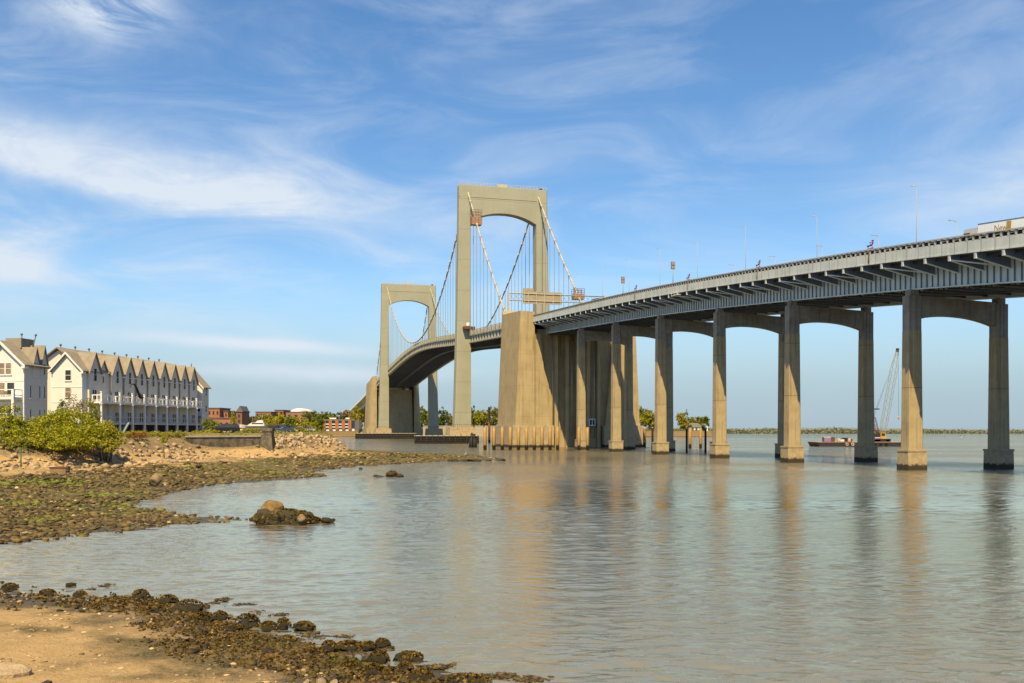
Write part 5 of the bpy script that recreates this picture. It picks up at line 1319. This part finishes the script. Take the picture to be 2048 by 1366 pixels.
def bush(name, label, spec, n, size, leaf, seed, base, cat='shrub', r0=.09, group=None):
    """spec rows: px, py, d, rx m, rz m ; base: (px, d)"""
    p = at(*base); z = max(gz(p.x, p.y), fz(p.x, p.y) if p.y > 345 else -9); org = (p.x, p.y, z)
    o = empty(name, org); tag(o, label, cat, group); blobs = []
    for px, py, d, rx, rz in spec:
        q = at(px, d, py=py); blobs.append((q.x, q.y, q.z, rx, rx * .9, rz))
    stems(o, blobs, org, r0, seed); foliage('foliage', blobs, n, size, L[leaf], o, seed, org); return o
bush('spreading_shrub', 'big bright yellow green shrub spreading in front of the long townhouse row', [(75, 872, 127, 1.9, 1.5), (100, 855, 128, 2.2, 1.7), (130, 842, 129, 2.5, 1.75), (160, 852, 129, 2.4, 1.8), (115, 872, 126, 2.2, 1.5), (150, 874, 126, 2.3, 1.5), (182, 866, 128, 1.9, 1.5), (72, 852, 130, 1.6, 1.3), (100, 882, 124, 2.0, 1.1), (140, 885, 124, 1.9, 1.1), (76, 886, 124, 1.6, 1.0), (170, 887, 125, 1.7, .9), (120, 890, 122.5, 1.7, .8)], 12500, .26, 'bush', 1, (125, 128))
bush('rounded_shrub', 'olive yellow rounded shrub at the right end of the big shrub beside the hedge', [(205, 865, 131, 1.8, 1.5), (222, 872, 132, 1.6, 1.1), (192, 878, 128, 1.5, 1.0), (232, 880, 133, 1.1, .8), (215, 856, 132, 1.2, 1.0), (206, 887, 129, 1.7, .9), (228, 889, 131, 1.4, .8), (190, 892, 126.5, 1.5, .8), (212, 897, 127, 1.4, .6)], 5400, .24, 'yellow', 2, (210, 131))
bush('young_tree', 'young bright green tree standing before the left townhouse balconies', [(18, 832, 126, 1.5, 1.6), (30, 850, 126, 1.5, 1.5), (8, 858, 125, 1.6, 1.4), (26, 872, 124, 1.7, 1.3), (5, 880, 123, 1.6, 1.2), (44, 866, 126, 1.1, 1.1), (20, 890, 122.5, 1.8, 1.0), (45, 884, 123, 1.3, 1.0)], 5600, .25, 'bush', 3, (20, 125), 'tree', .13)
bush('low_shrub', 'dull olive low shrub at the left frame edge below the young tree', [(10, 893, 121.5, 1.6, .8), (34, 890, 121.5, 1.5, .9), (-14, 888, 121.5, 1.7, 1.0)], 1900, .2, 'olive', 4, (14, 121.5))
bush('dry_plume_shrub', 'pale dry feathery shrub against the white front gable', [(147, 815, 150, 1.4, 2.0), (160, 822, 150, 1.2, 1.5), (137, 826, 150, 1.1, 1.3)], 1500, .17, 'bare', 5, (148, 150), r0=.06)
bush('balcony_shrub', 'olive shrub filling the space under the first balcony of the long row', [(178, 820, 158, 1.3, 1.8), (188, 832, 157, 1.4, 1.5), (172, 838, 157, 1.3, 1.2)], 1700, .22, 'olive', 6, (180, 157))
bush('dark_shrub', 'dark green shrub left of the plume shrub behind the big shrub', [(126, 820, 149, 1.0, 1.5), (120, 832, 148, 1.1, 1.2)], 900, .22, 'green', 7, (124, 149))
def hedge_spec(p0, d0, p1, d1, py0, py1, k, rx, rz): return [(p0 + (p1 - p0) * i / (k - 1), py0 + (py1 - py0) * i / (k - 1), d0 + (d1 - d0) * i / (k - 1), rx, rz) for i in range(k)]
bush('clipped_hedge', 'long low clipped green hedge along the foot of the townhouse deck', hedge_spec(240, 144, 372, 163, 870, 869.5, 24, .95, .62), 6200, .15, 'yellow', 8, (306, 153), 'hedge', .04)
bush('red_hedge', 'short stretch of red leaved shrub in front of the green hedge', hedge_spec(266, 144.5, 290, 148, 870.5, 870.5, 4, .75, .5), 900, .14, 'red', 9, (277, 146), 'hedge', .04)
bush('small_shrub', 'small yellow green shrub growing among the riprap below the hedge', [(328, 878, 146, .55, .9)], 420, .15, 'bush', 10, (328, 146))
bush('yard_shrub', 'dark green shrub right of the end block above the seawall', [(418, 851, 200, 1.6, 1.3), (430, 853, 200, 1.5, 1.1), (440, 855, 201, 1.2, .9)], 1400, .28, 'green', 11, (428, 200))
bush('yard_shrub', 'yellow shrub between the black car and the dark brick gatehouse', [(458, 856, 215, 1.3, 1.0), (468, 857, 216, 1.3, .9)], 900, .26, 'yellow', 12, (463, 215))
bush('yard_hedge', 'clipped green hedge right above the left part of the seawall', hedge_spec(398, 176, 436, 180, 866, 865, 6, 1.1, .6), 1700, .2, 'yellow', 13, (417, 178), 'hedge', .04)
bush('yard_hedge', 'clipped green hedge on top of the skip bin side lawn near the pillar', hedge_spec(478, 185, 520, 188, 864, 861.5, 6, .9, .6), 1500, .2, 'yellow', 14, (500, 186), 'hedge', .04)
bush('yard_shrub', 'olive scrub on the bank between the blue car and the rock point', [(600, 861, 232, 1.8, .8), (612, 862, 236, 1.6, .7), (588, 861, 228, 1.5, .7)], 1300, .25, 'olive', 15, (600, 232))
# ------------------------------------------------------------------ trees
def tree(label, px, yt, yb, wpx, d, leaf, seed, n=2600, name='broadleaf_tree', conic=False):
    p = at(px, d); z = fz(p.x, p.y) if d > 345 else gz(p.x, p.y); top = CZ + (HY - yt) * d / F; h = top - z; wd = wpx * d / F / 2 * 1.3
    rs = random.Random(seed); o = empty(name, (p.x, p.y, z)); tag(o, label, 'tree'); blobs = []
    if conic:
        for i in range(7): f = i / 6; blobs.append((rs.uniform(-.1, .1) * wd, 0, h * (.22 + .72 * f), wd * (1.0 - .82 * f), wd * (1.0 - .82 * f), h * .11))
    else:
        for i in range(12):
            a = rs.uniform(0, 6.28); q = rs.uniform(.2, .62); zz = rs.uniform(.22, .8)
            k = 1 - abs(zz - .55) * .9
            blobs.append((math.cos(a) * wd * q * k * 1.2, math.sin(a) * wd * q * k, h * zz, wd * rs.uniform(.34, .55), wd * rs.uniform(.34, .5), h * rs.uniform(.15, .24)))
        blobs.append((0, 0, h * .8, wd * .45, wd * .45, h * .18))
    mb = MB(); r0 = max(.18, h * .022)
    mb.tube([(0, 0, -.5), (wd * .04, 0, h * .3), (0, 0, h * .62), (0, 0, h * .85)], [r0, r0 * .75, r0 * .45, r0 * .15], 7)
    if not conic:
        for b in blobs[:6]: mb.tube([(0, 0, h * .28), (b[0] * .5, b[1] * .5, (h * .3 + b[2]) / 2), (b[0], b[1], b[2])], [r0 * .5, r0 * .35, r0 * .12], 5)
    mb.build('trunk', M['bark'], o)
    foliage('crown', blobs, n, max(.35, min(h, wd * 2) / 15), L[leaf], o, seed, (0, 0, 0)); return o
TREES = [('slim young green tree rising beside the orange brick flats', 463, 819, 846, 20, 330, 'yellow', 1), ('dark green tree between the gatehouse and the brown brick hall', 494, 828, 852, 26, 420, 'darkg', 2),
 ('brown budding tree left of the brown brick hall', 506, 832, 854, 24, 520, 'bare', 3), ('olive budding tree in front of the brown brick hall', 525, 826, 855, 34, 560, 'olive', 4),
 ('wide bright yellow green tree below the tall brick block', 558, 827, 856, 46, 520, 'bush', 5), ('yellow green tree left of the wide bright one, behind the yacht', 538, 838, 858, 24, 480, 'yellow', 6),
 ('green tree in front of the red brick arena', 580, 832, 857, 26, 480, 'green', 7), ('large dark green tree left of the waterfront building', 625, 819, 857, 36, 600, 'green', 8),
 ('bushy light green tree under the large dark green one', 612, 838, 860, 34, 500, 'yellow', 9), ('bare grey tree right beside the waterfront building wall', 637, 834, 860, 16, 640, 'bare', 10),
 ('mid green tree behind the left roof corner of the waterfront building', 652, 823, 850, 30, 900, 'green', 11), ('dark tree behind the middle of the waterfront building', 672, 825, 850, 26, 910, 'darkg', 12),
 ('tall budding brown tree behind the waterfront building roof', 690, 819, 850, 34, 930, 'bare', 13), ('round yellow tree touching the far anchorage', 713, 814, 854, 32, 900, 'yellow', 14),
 ('green tree between the far tower legs', 842, 812, 852, 28, 880, 'green', 15), ('dark green tree right of the far tower right leg', 884, 814, 852, 24, 880, 'darkg', 16), ('smaller green tree left of the near tower leg', 897, 826, 852, 16, 890, 'olive', 17),
 ('dark tree behind the thin piles, right of the near tower leg', 946, 811, 852, 18, 880, 'darkg', 18), ('bright yellow green tree behind the tallest spud pile', 963, 818, 853, 30, 870, 'bush', 19),
 ('tall olive tree half hidden by the anchorage', 986, 810, 852, 24, 880, 'olive', 20), ('tall olive tree at the right edge of the shaded anchorage', 1284, 814, 862, 30, 870, 'olive', 21),
 ('wide yellow green tree between the anchorage and the lit column', 1299, 824, 863, 34, 858, 'bush', 22), ('yellow green tree left of the shore house', 1366, 826, 866, 26, 852, 'yellow', 24),
 ('green tree behind the shore house roof', 1392, 832, 860, 26, 885, 'olive', 25), ('rounded green tree at the right end of the far point', 1404, 829, 858, 28, 900, 'green', 26),
 ('small dark tree in front of the shore house right corner', 1407, 850, 866, 12, 842, 'darkg', 27)]
EXTRA = [('pale budding tree at the left end of the wood behind the brown brick hall', 515, 833, 856, 22, 600, 'bare', 41), ('low olive tree just left of the wide bright yellow green tree', 544, 834, 858, 22, 560, 'olive', 42), ('olive tree between the bright tree and the green tree by the arena', 571, 832, 858, 24, 540, 'olive', 43),
 ('yellow tree in front of the right end of the red arena', 594, 830, 858, 28, 520, 'yellow', 44), ('grey budding tree behind the arena right corner', 606, 824, 852, 26, 820, 'bare', 45), ('low bright tree hiding the foot of the large dark green tree', 628, 842, 861, 24, 520, 'bush', 46),
 ('olive tree behind the left end of the waterfront building', 644, 827, 852, 24, 940, 'olive', 47), ('green tree behind the white roof plant of the waterfront building', 661, 826, 852, 26, 950, 'green', 48), ('budding tree behind the dark side wing of the waterfront building', 702, 824, 852, 26, 960, 'bare', 49),
 ('green tree hard against the far tower, left of the hut', 853, 820, 853, 22, 900, 'yellow', 50), ('yellow tree in the middle between the two tower legs', 868, 828, 853, 24, 920, 'yellow', 51), ('olive tree close left of the near tower leg foot', 905, 830, 853, 16, 930, 'olive', 52),
 ('low bright bush tree between the two thin dark piles', 955, 828, 853, 20, 900, 'yellow', 53), ('dark tree just left of the anchorage edge', 976, 822, 853, 22, 930, 'green', 54), ('low olive tree left of the lit column, beyond the brown pile', 1310, 832, 864, 22, 862, 'olive', 55), ('low yellow tree right behind the conifer', 1384, 838, 865, 24, 905, 'yellow', 56)]
for lb, px, yt, yb, wpx, d, lf, sd in TREES + EXTRA: tree(lb, px, yt, yb, wpx, d, lf, sd)
tree('tall pointed conifer rising above the shore house trees', 1374, 819, 862, 17, 870, 'darkg', 31, 1300, 'conifer_tree', True)
# undergrowth along the far banks and a far-off wood on the hill across the bay
rs = np.random.RandomState(5); P = []
for px, d in zip(np.concatenate([rs.uniform(560, 640, 260), rs.uniform(645, 1005, 900), rs.uniform(1270, 1424, 420)]), np.concatenate([rs.uniform(500, 640, 260), rs.uniform(842, 875, 900), rs.uniform(840, 870, 420)])):
    q = at(px, d); z = fz(q.x, q.y); k = 12
    P.append(np.array([q.x, q.y, z + .8]) + rs.normal(size=(k, 3)) * np.array([1.1, 1.1, .8]))
V, Fc = leaf_quads(np.concatenate(P), .9, rs); tag(link('undergrowth', mesh_np('undergrowth', V, Fc), L['olive']), kind='stuff')
P = []
for i in range(2600):
    px = rs.uniform(1425, 2080); top = .72 * np.interp(px, [a for a, _ in PROF], [c for _, c in PROF]); d = rs.uniform(1496, 1570); f = (d - 1500) / 220
    q = at(px, 1500); zz = max(1.0, top * math.sin(math.pi * min(1, max(0.05, f) * .9 + .02)))
    P.append(np.array([q.x, d, zz]) + rs.normal(size=(7, 3)) * np.array([2.6, 2.6, 1.5]))
P = np.concatenate(P); P[:, 2] = np.maximum(P[:, 2], .6)
V, Fc = leaf_quads(P, 2.3, rs); tag(link('far_wood', mesh_np('far_wood', V, Fc), leafmat('hazed far wood leaves', (.17, .20, .13), (.27, .28, .19), (.22, .21, .16), .2)), kind='stuff')  # muted leaf tones: haze over the bay put into the colour

# ------------------------------------------------------------------ rocks
def ico(sub):
    bm = bmesh.new(); bmesh.ops.create_icosphere(bm, subdivisions=sub, radius=1.0)
    V = np.array([v.co[:] for v in bm.verts]); Fc = np.array([[v.index for v in f.verts] for f in bm.faces]); bm.free(); return V, Fc
def rock_mesh(name, seed, m, sub=3, rough=.32, facet=5):
    V, Fc = ico(sub); r_ = np.random.RandomState(seed); W_ = V.copy()
    for _ in range(facet):          # chip flat faces off
        n_ = r_.normal(size=3); n_ /= np.linalg.norm(n_); dcut = r_.uniform(.55, .85); k = W_ @ n_ - dcut; W_ -= np.outer(np.clip(k, 0, None), n_) * .92
    for i in range(len(W_)):
        W_[i] *= 1 + rough * .45 * mnoise.fractal(Vector(V[i] * 1.6) + Vector((seed, 0, seed * 2.3)), .9, 2.1, 4)
    me = mesh_np(name, W_, Fc, True); me.materials.append(m); return me
RK = {k: [rock_mesh('rock', 10 * i + j, M[mn], 3 if k != 'weedy' else 3, rg, fc) for j in range(6)] for i, (k, mn, rg, fc) in enumerate((('pale', 'rock', .45, 7), ('brown', 'rock2', .5, 6), ('weedy', 'rockdark', 1.0, 1)))}
for k in RK:
    for me in RK[k]:
        me.polygons.foreach_set('use_smooth', np.zeros(len(me.polygons), bool) if k == 'pale' else np.ones(len(me.polygons), bool))
def rock(kind, x, y, sx, sy, sz, label, group=None, sink=.35, name='rock', z=None, cat='rock'):
    o = bpy.data.objects.new(name, RK[kind][rnd.randrange(6)]); COL.objects.link(o)
    z = gz(x, y) if z is None else z
    o.location = (x, y, z + sz * (1 - 2 * sink) * .5); o.scale = (sx / 2, sy / 2, sz / 2 * 1.2); o.rotation_euler = (rnd.uniform(-.15, .15), rnd.uniform(-.15, .15), rnd.uniform(0, 6.28) if abs(sx - sy) < .4 * sx else 0)
    return tag(o, label, cat, group)
def rpx(kind, px, py, wpx, hpx, label, group=None, z0=0.0, name='rock', cat='rock', deep=.8):
    """rock whose foot is seen at (px, py)"""
    d = (CZ - z0) * F / (py - HY); w_ = wpx * d / F
    return rock(kind, (px - 1024) * d / F, d, w_, w_ * deep, hpx * d / F * 1.1, label, group, .3, name, z0, cat)
# riprap under the shrubs and seawall
def edge_pts(poly, n, jit):
    P = [Vector(p) for p in poly]; Ls = [(P[i + 1] - P[i]).length for i in range(len(P) - 1)]; T = sum(Ls); out = []
    for _ in range(n):
        u = rnd.uniform(0, T); i = 0
        while u > Ls[i]: u -= Ls[i]; i += 1
        q = P[i].lerp(P[i + 1], u / Ls[i]); out.append((q.x + rnd.gauss(0, jit), q.y + rnd.gauss(0, jit)))
    return out
for x, y in edge_pts([(at(p, d).x, d) for p, d in ((-40, 117), (60, 119), (150, 124), (250, 136), (330, 148), (375, 156))], 92, 1.5):
    s = rnd.uniform(.5, 1.35); rock('pale', x, y, s, s * rnd.uniform(.7, 1), s * rnd.uniform(.45, .75), 'pale angular rock in the riprap slope below the shrubs and hedge', 'riprap rocks below the shrubs')
for x, y in edge_pts([(at(p, d).x, d) for p, d in ((365, 155), (440, 160), (500, 164), (530, 167))], 30, 1.1):
    s = rnd.uniform(.5, 1.25); rock(rnd.choice(['brown', 'pale']), x, y, s, s * .85, s * rnd.uniform(.4, .65), 'brown rock lying at the foot of the dark seawall', 'rocks at the seawall foot')
for _ in range(105):
    px = rnd.uniform(550, 676); d = np.interp(px, [552, 600, 655, 675], [178, 198, 220, 238]) + rnd.uniform(-7.5, 5); q = at(px, d); s = rnd.uniform(.6, 1.6)
    rock('pale', q.x, q.y, s, s * rnd.uniform(.7, 1), s * rnd.uniform(.45, .8), 'pale bleached rock heaped on the point right of the stone pillar', 'pale rocks on the point')
for x, y in edge_pts([(at(p, d).x, d) for p, d in ((0, 94), (200, 96), (420, 118), (560, 140), (700, 165), (860, 178), (960, 184))], 42, 5.5):
    if gz(x, y) < .08: continue
    s = rnd.uniform(.45, 1.0); rock('brown', x, y, s, s * .8, s * rnd.uniform(.35, .6), 'brown stone lying out on the low tide beach and spit', 'stones out on the low tide beach')
rpx('brown', 311, 966, 34, 22, 'large brown pointed boulder standing on the weedy beach', None, .9)
rpx('weedy', 398, 934, 14, 6, 'dark lone stone on the sandy strip below the seawall', None, 1.4)
# rocks awash off the spit
rpx('weedy', 784, 953, 24, 12, 'round dark rock in the cove, tallest of the small group off the spit')
rpx('weedy', 801, 954, 14, 7, 'small dark rock touching the right of the round one off the spit')
rpx('weedy', 760, 954, 30, 3, 'flat weedy ledge awash left of the round dark rock off the spit')
rpx('weedy', 721, 939, 9, 5, 'tiny lone dark rock in the water just off the middle of the spit')
rpx('weedy', 1001, 921.5, 18, 5, 'last dark rock past the tip of the spit')
rpx('weedy', 977, 922, 12, 3.4, 'low dark rock second from the end of the spit')
for px in (905, 928, 950): rpx('weedy', px, 922.5, 22, 5, 'low weedy rock lined up at the end of the spit', 'weedy rocks at the spit end')
# the boulder islet in the cove
o = rpx('weedy', 567, 1046, 118, 30, 'broad brown weed covered mound carrying a pale round boulder in the cove', None, 0, 'weedy_mound', 'rock', .55)
for px, py, w_, h_ in ((530, 1046, 52, 24), (600, 1046, 60, 26), (625, 1045, 34, 12)): rpx('weedy', px, py, w_, h_, 'lump of weedy rock joined to the boulder islet in the cove', 'weedy lumps round the boulder islet')
me = rock_mesh('boulder', 77, M['boulder'], 4, .42, 4); o = bpy.data.objects.new('boulder', me); COL.objects.link(o); d = CZ * F / (1046 - HY)
o.location = ((545 - 1024) * d / F, d, .93); o.scale = (.66, .6, .52); tag(o, 'smooth ochre round boulder on top of the weedy islet in the cove', 'boulder')
rpx('brown', 603, 1042, 18, 16, 'small reddish brown rock on the right of the boulder islet', None, .25)
rpx('weedy', 656, 1045, 29, 13, 'separate small dark rock just right of the boulder islet')
# foreground weedy rocks
FG = [(281, 1198, 34, 20), (337, 1206, 36, 17), (378, 1222, 60, 24), (406, 1246, 44, 24), (440, 1240, 32, 18), (494, 1252, 48, 26), (536, 1260, 34, 18), (567, 1256, 27, 21), (608, 1259, 44, 16), (160, 1192, 26, 10), (95, 1190, 30, 12), (20, 1180, 30, 14),
      (658, 1306, 32, 26), (700, 1296, 56, 14), (737, 1298, 32, 15), (765, 1292, 28, 15), (758, 1324, 38, 24), (819, 1319, 52, 16), (810, 1342, 32, 18), (841, 1360, 50, 22), (749, 1350, 46, 22), (928, 1366, 104, 16), (700, 1340, 40, 18), (630, 1310, 36, 14), (575, 1285, 36, 14), (465, 1262, 40, 16), (310, 1225, 44, 16), (225, 1210, 38, 14)]
for px, py, w_, h_ in FG: rpx('weedy', px, py, w_, h_ * .7, 'weed draped dark rock at the near water edge', 'weedy rocks along the near shore', .02)
rpx('pale', 734, 1322, 27, 19, 'pale pinkish stone leaning on a weedy rock at the near water edge', None, .03)
rpx('brown', 892, 1364, 34, 15, 'brown rounded stone at the bottom edge left of a flat weed patch', None, 0)
rpx('weedy', 141, 1173, 20, 9, 'lone small rock out in the shallow water near the left edge')
for px, py, w_, h_ in ((612, 1372, 24, 16), (640, 1370, 24, 20), (668, 1374, 28, 16), (700, 1376, 22, 12), (790, 1374, 26, 14)): rpx('pale', px, py, w_, h_, 'pale tan stone at the bottom edge below the weed', 'pale stones at the bottom edge', .35)
d = 4.95 * F / (1309 - HY); me = MB(); n = 18
me.loft([[((0.62 * math.cos(2 * math.pi * k / n) * r_ + .05 * math.sin(3 * k)), .42 * math.sin(2 * math.pi * k / n) * r_, z) for k in range(n)] for r_, z in ((.9, -.1), (1, .06), (.97, .16), (.8, .2))]); q = me.build('flat_stone', M['rock'])
q.location = ((2 - 1024) * d / F, d, gz((2 - 1024) * d / F, d) + .02); q.rotation_euler = (R(4), R(5), .2); tag(q, 'flat pale oval stone with dark underside at the left frame edge', 'stone')
x_, y_ = (72 - 1024) * 19.0 / F, 19.0; q = MB().prism([(-.30, 0), (.26, 0), (.30, .1), (.27, .24), (.17, .26), (-.28, .05)], 'y', -.12, .12).build('wedge_stone', M['piledark']); q.location = (x_, y_, gz(x_, y_)); q.rotation_euler = (0, 0, .15); tag(q, 'dark wedge shaped stone on the sand at the bottom left', 'stone')
# driftwood on the far sand
x_, y_ = at(108, 118).x * .83, 98.0; q = MB().tube([(-1.1, 0, .12), (-.4, .05, .2), (.5, 0, .17), (1.1, .1, .1)], [.12, .2, .22, .1], 8).build('driftwood_log', M['bark']); q.location = (at(108, 98).x, 98, gz(at(108, 98).x, 98)); tag(q, 'dark driftwood log lying alone on the sandy beach at left', 'driftwood')
# white wading bird on the spit
d = 186; p = at(931, d); o = empty('white_bird', (p.x, p.y, max(.25, gz(p.x, p.y)) + .1), R(-60)); tag(o, 'small white wading bird standing near the end of the spit', 'bird')
mb = MB(); mb.loft([[(x, math.cos(2 * math.pi * k / 10) * r_, z + math.sin(2 * math.pi * k / 10) * r_ * 1.05) for k in range(10)] for x, z, r_ in ((-.42, .52, .02), (-.25, .56, .09), (0, .62, .15), (.16, .7, .12), (.24, .84, .06), (.26, .98, .045), (.3, 1.06, .055), (.36, 1.07, .04))], True); mb.build('body', M['white'], o)
mb = MB(); mb.tube([(.37, 0, 1.07), (.56, 0, 1.03)], [.022, .006], 5); mb.build('beak', M['yellow'], o)
for y in (-.05, .05): mb = MB(); mb.tube([(0, y, .5), (.03, y, .25), (0, y, 0)], .018, 5); mb.tube([(0, y, .01), (.12, y, .01)], .015, 4); mb.build('leg', M['piledark'], o)

# ------------------------------------------------------------------ ground cover nobody could count
def lumps(name, P, S, m, seed, sub=1, jit=.28, smooth=False):
    rs = np.random.RandomState(seed); V0, F0 = ico(sub); n = len(P); k = len(V0)
    A = rs.uniform(0, 2 * np.pi, n); ca, sa = np.cos(A), np.sin(A)
    V = V0[None] * (1 + rs.normal(size=(n, k, 1)) * jit) * S[:, None, :]
    X = V[..., 0] * ca[:, None] - V[..., 1] * sa[:, None]; Y = V[..., 0] * sa[:, None] + V[..., 1] * ca[:, None]
    V = np.stack([X, Y, V[..., 2]], -1) + P[:, None, :]
    Fc = (F0[None] + (np.arange(n) * k)[:, None, None]).reshape(-1, 3)
    return tag(link(name, mesh_np(name, V.reshape(-1, 3), Fc, smooth), m), kind='stuff')
def scatter(n, p0, p1, d0, d1, test, seed):
    rs = np.random.RandomState(seed); px = rs.uniform(p0, p1, n); d = np.exp(rs.uniform(math.log(d0), math.log(d1), n)); x = (px - 1024) * d / F
    sF, sB, sU = sdf(FORE, x, d), sdf(BEACH, x, d), sdf(UP, x, d); z = land(x, d)
    nz_ = np.array([mnoise.fractal(Vector((a * .22, b * .22, 3)), 1, 2, 3) for a, b in zip(x, d)])
    k = test(px, d, sF, sB, sU, z, nz_, rs); return np.stack([x, d, z], -1)[k], rs
def sizes(n, rs, lo, hi, flat, pw=2.2):
    s = lo + (hi - lo) * rs.uniform(0, 1, n) ** pw; return np.stack([s * rs.uniform(.8, 1.4, n), s * rs.uniform(.7, 1.1, n), s * flat * rs.uniform(.6, 1.2, n)], -1)
# near shore weed, shallow fringe included: weedy cobbles with fronds lying over them
P, rs = scatter(30000, -320, 1000, 17, 36, lambda px, d, sF, sB, sU, z, q, r: (sF > -1.3) & (sF < 4.9) & (r.uniform(0, 1, len(px)) < np.where(sF < 0, .07 * np.clip(1.2 + sF, 0, 1), np.clip(1.12 - sF / 2.7 + q * .8, 0, 1) * np.clip(.2 + px / 260, .12, 1))), 21)
P[:, 2] = np.maximum(P[:, 2], -.01) + .012; S = sizes(len(P), rs, .035, .15, .6, 3.0); lumps('weedy_cobbles', P, S, M['weed'], 1, 1, .34)
FR = []
def fronds(C, sx, sz, k, rs):
    FR.append(C[:, None, :].repeat(k, 1).reshape(-1, 3) + np.stack([rs.normal(size=len(C) * k) * np.repeat(sx, k) * .55, rs.normal(size=len(C) * k) * np.repeat(sx, k) * .5, np.abs(rs.normal(size=len(C) * k)) * np.repeat(sz, k) * .6 + .01], -1))
fronds(P, S[:, 0], S[:, 2], 4, rs)
for px, py, w_, h_ in FG + [(567, 1046, 118, 30), (530, 1046, 52, 24), (600, 1046, 60, 26), (625, 1045, 34, 12), (784, 953, 24, 12)]:
    d = CZ * F / (py - HY); w2 = w_ * d / F / 2; h2 = h_ * d / F; k = 230 if d < 40 else 260
    a = rs.uniform(0, 6.28, k); q = rs.uniform(0, 1, k) ** .5; FR.append(np.stack([(px - 1024) * d / F + np.cos(a) * q * w2 * 1.1, d + np.sin(a) * q * w2 * .8, h2 * .92 * np.sqrt(np.clip(1 - q * q, 0, 1)) + .01], -1))
FRC = np.concatenate(FR); near = FRC[:, 1] < 40
ML = leafmat('rockweed fronds', (.05, .034, .01), (.24, .15, .03), (.12, .11, .02), .1)
V, Fc = leaf_quads(FRC[near], .075, rs, 1.6); tag(link('rockweed', mesh_np('rockweed', V, Fc), ML), kind='stuff')
V, Fc = leaf_quads(FRC[~near], .17, rs, 1.6); tag(link('islet_weed', mesh_np('islet_weed', V, Fc), ML), kind='stuff')
P, rs = scatter(15000, -320, 1000, 13, 36, lambda px, d, sF, sB, sU, z, q, r: (sF > .1) & (r.uniform(0, 1, len(px)) < np.where(sF < 6, .6, .4 + .3 * (q > .1))), 22)
P[:, 2] += .006; lumps('shingle', P, sizes(len(P), rs, .012, .10, .45, 4.5), M['pebble'], 2, 1, .18)
# far beach: weed, stones, rubble along the riprap
def ground(px, py):
    for d in np.arange(44, 320, .5):
        if gz((px - 1024) * d / F, d) > CZ + (HY - py) * d / F: return ((px - 1024) * d / F, d)
    return ((px - 1024) * 180 / F, 180.0)
WEEDY = [ground(a, b_) for a, b_ in ((-440, 975), (-140, 960), (0, 956), (150, 950), (250, 941), (400, 931), (520, 921), (640, 914), (760, 904), (830, 902), (900, 907))] + [wl(930, 921), wl(830, 927), wl(700, 936), wl(640, 942), wl(600, 958), wl(440, 970), wl(300, 1000), wl(260, 1012), wl(474, 1044), wl(300, 1056), wl(0, 1090), wl(-200, 1105), wl(-460, 1118)]
def wd_(px, d, z, q): return np.clip(1.25 - z * .95 + q * .9, .0, 1)
P, rs = scatter(58000, -420, 1010, 46, 215, lambda px, d, sF, sB, sU, z, q, r: (sB > -.8) & (sU < -3.5) & (z < 2.2) & (r.uniform(0, 1, len(px)) < np.clip(.5 + .09 * sdf(WEEDY, (px - 1024) * d / F, d) + q * .75, .01, .82)), 23)
P[:, 2] = np.maximum(P[:, 2], 0) + .02; lumps('beach_weed', P, sizes(len(P), rs, .07, .34, .55, 2.6) * ((P[:, 1] / 75) ** .6)[:, None], M['algae'], 3, 1, .34)
P, rs = scatter(19000, -420, 1000, 46, 215, lambda px, d, sF, sB, sU, z, q, r: (sB > .4) & (sU < -6) & (r.uniform(0, 1, len(px)) < np.clip(.22 + q * .9, .02, .7)), 24)
P[:, 2] += .02; lumps('beach_gravel', P, sizes(len(P), rs, .04, .26, .5, 3.2) * ((P[:, 1] / 75) ** .6)[:, None], M['pebble'], 4, 1, .25)
P, rs = scatter(17000, -320, 690, 100, 300, lambda px, d, sF, sB, sU, z, q, r: (sB > .4) & (sU > -9.5) & (sU < 2.2) & (r.uniform(0, 1, len(px)) < np.clip(1.15 - np.abs(sU + 3.5) / 6 + q * .5, 0, .95)), 27)
P[:, 2] += .03; lumps('riprap_rubble', P, sizes(len(P), rs, .10, .62, .6, 3.0), M['rubble'], 7, 1, .26)
# mussel patch and weed rafts
rs = np.random.RandomState(9); k = 500; x = (40 - 1024) * 19.4 / F + rs.normal(size=k) * .2; y = 19.6 + rs.normal(size=k) * .22
P = np.stack([x, y, land(x, y) + .02], -1); lumps('mussel_patch', P, sizes(k, rs, .015, .05, .6), M['rockdark'], 5, 1, .2)
P = []
for px, py, w_ in ((446, 1199, 26), (492, 1210, 34), (520, 1225, 30), (560, 1229, 20), (610, 1270, 36), (650, 1276, 40), (690, 1275, 30), (780, 1297, 16), (850, 1330, 40), (870, 1334, 26), (905, 1326, 16), (960, 1356, 60), (1000, 1352, 40), (1060, 1359, 44), (210, 1171, 18), (180, 1180, 22), (420, 1208, 20), (710, 1309, 34), (600, 1300, 24)):
    d = CZ * F / (py - HY); k = int(w_ * 2.2)
    P.append(np.stack([(px - 1024) * d / F + rs.normal(size=k) * w_ * .3 * d / F, d + rs.normal(size=k) * .14, np.full(k, .012)], -1))
P = np.concatenate(P); lumps('weed_raft', P, sizes(len(P), rs, .03, .09, .35), M['weed'], 6, 1, .3)
# rough grass along the top of the bank
P, rs = scatter(5200, -120, 700, 112, 300, lambda px, d, sF, sB, sU, z, q, r: (sU > .2) & (sU < 5) & (r.uniform(0, 1, len(px)) < .8), 26)
V, Fc = leaf_quads(np.repeat(P, 4, 0) + rs.normal(size=(len(P) * 4, 3)) * np.array([.3, .3, .12]) + np.array([0, 0, .2]), .34, rs, 1.5); tag(link('bank_grass', mesh_np('bank_grass', V, Fc), L['olive']), kind='stuff')
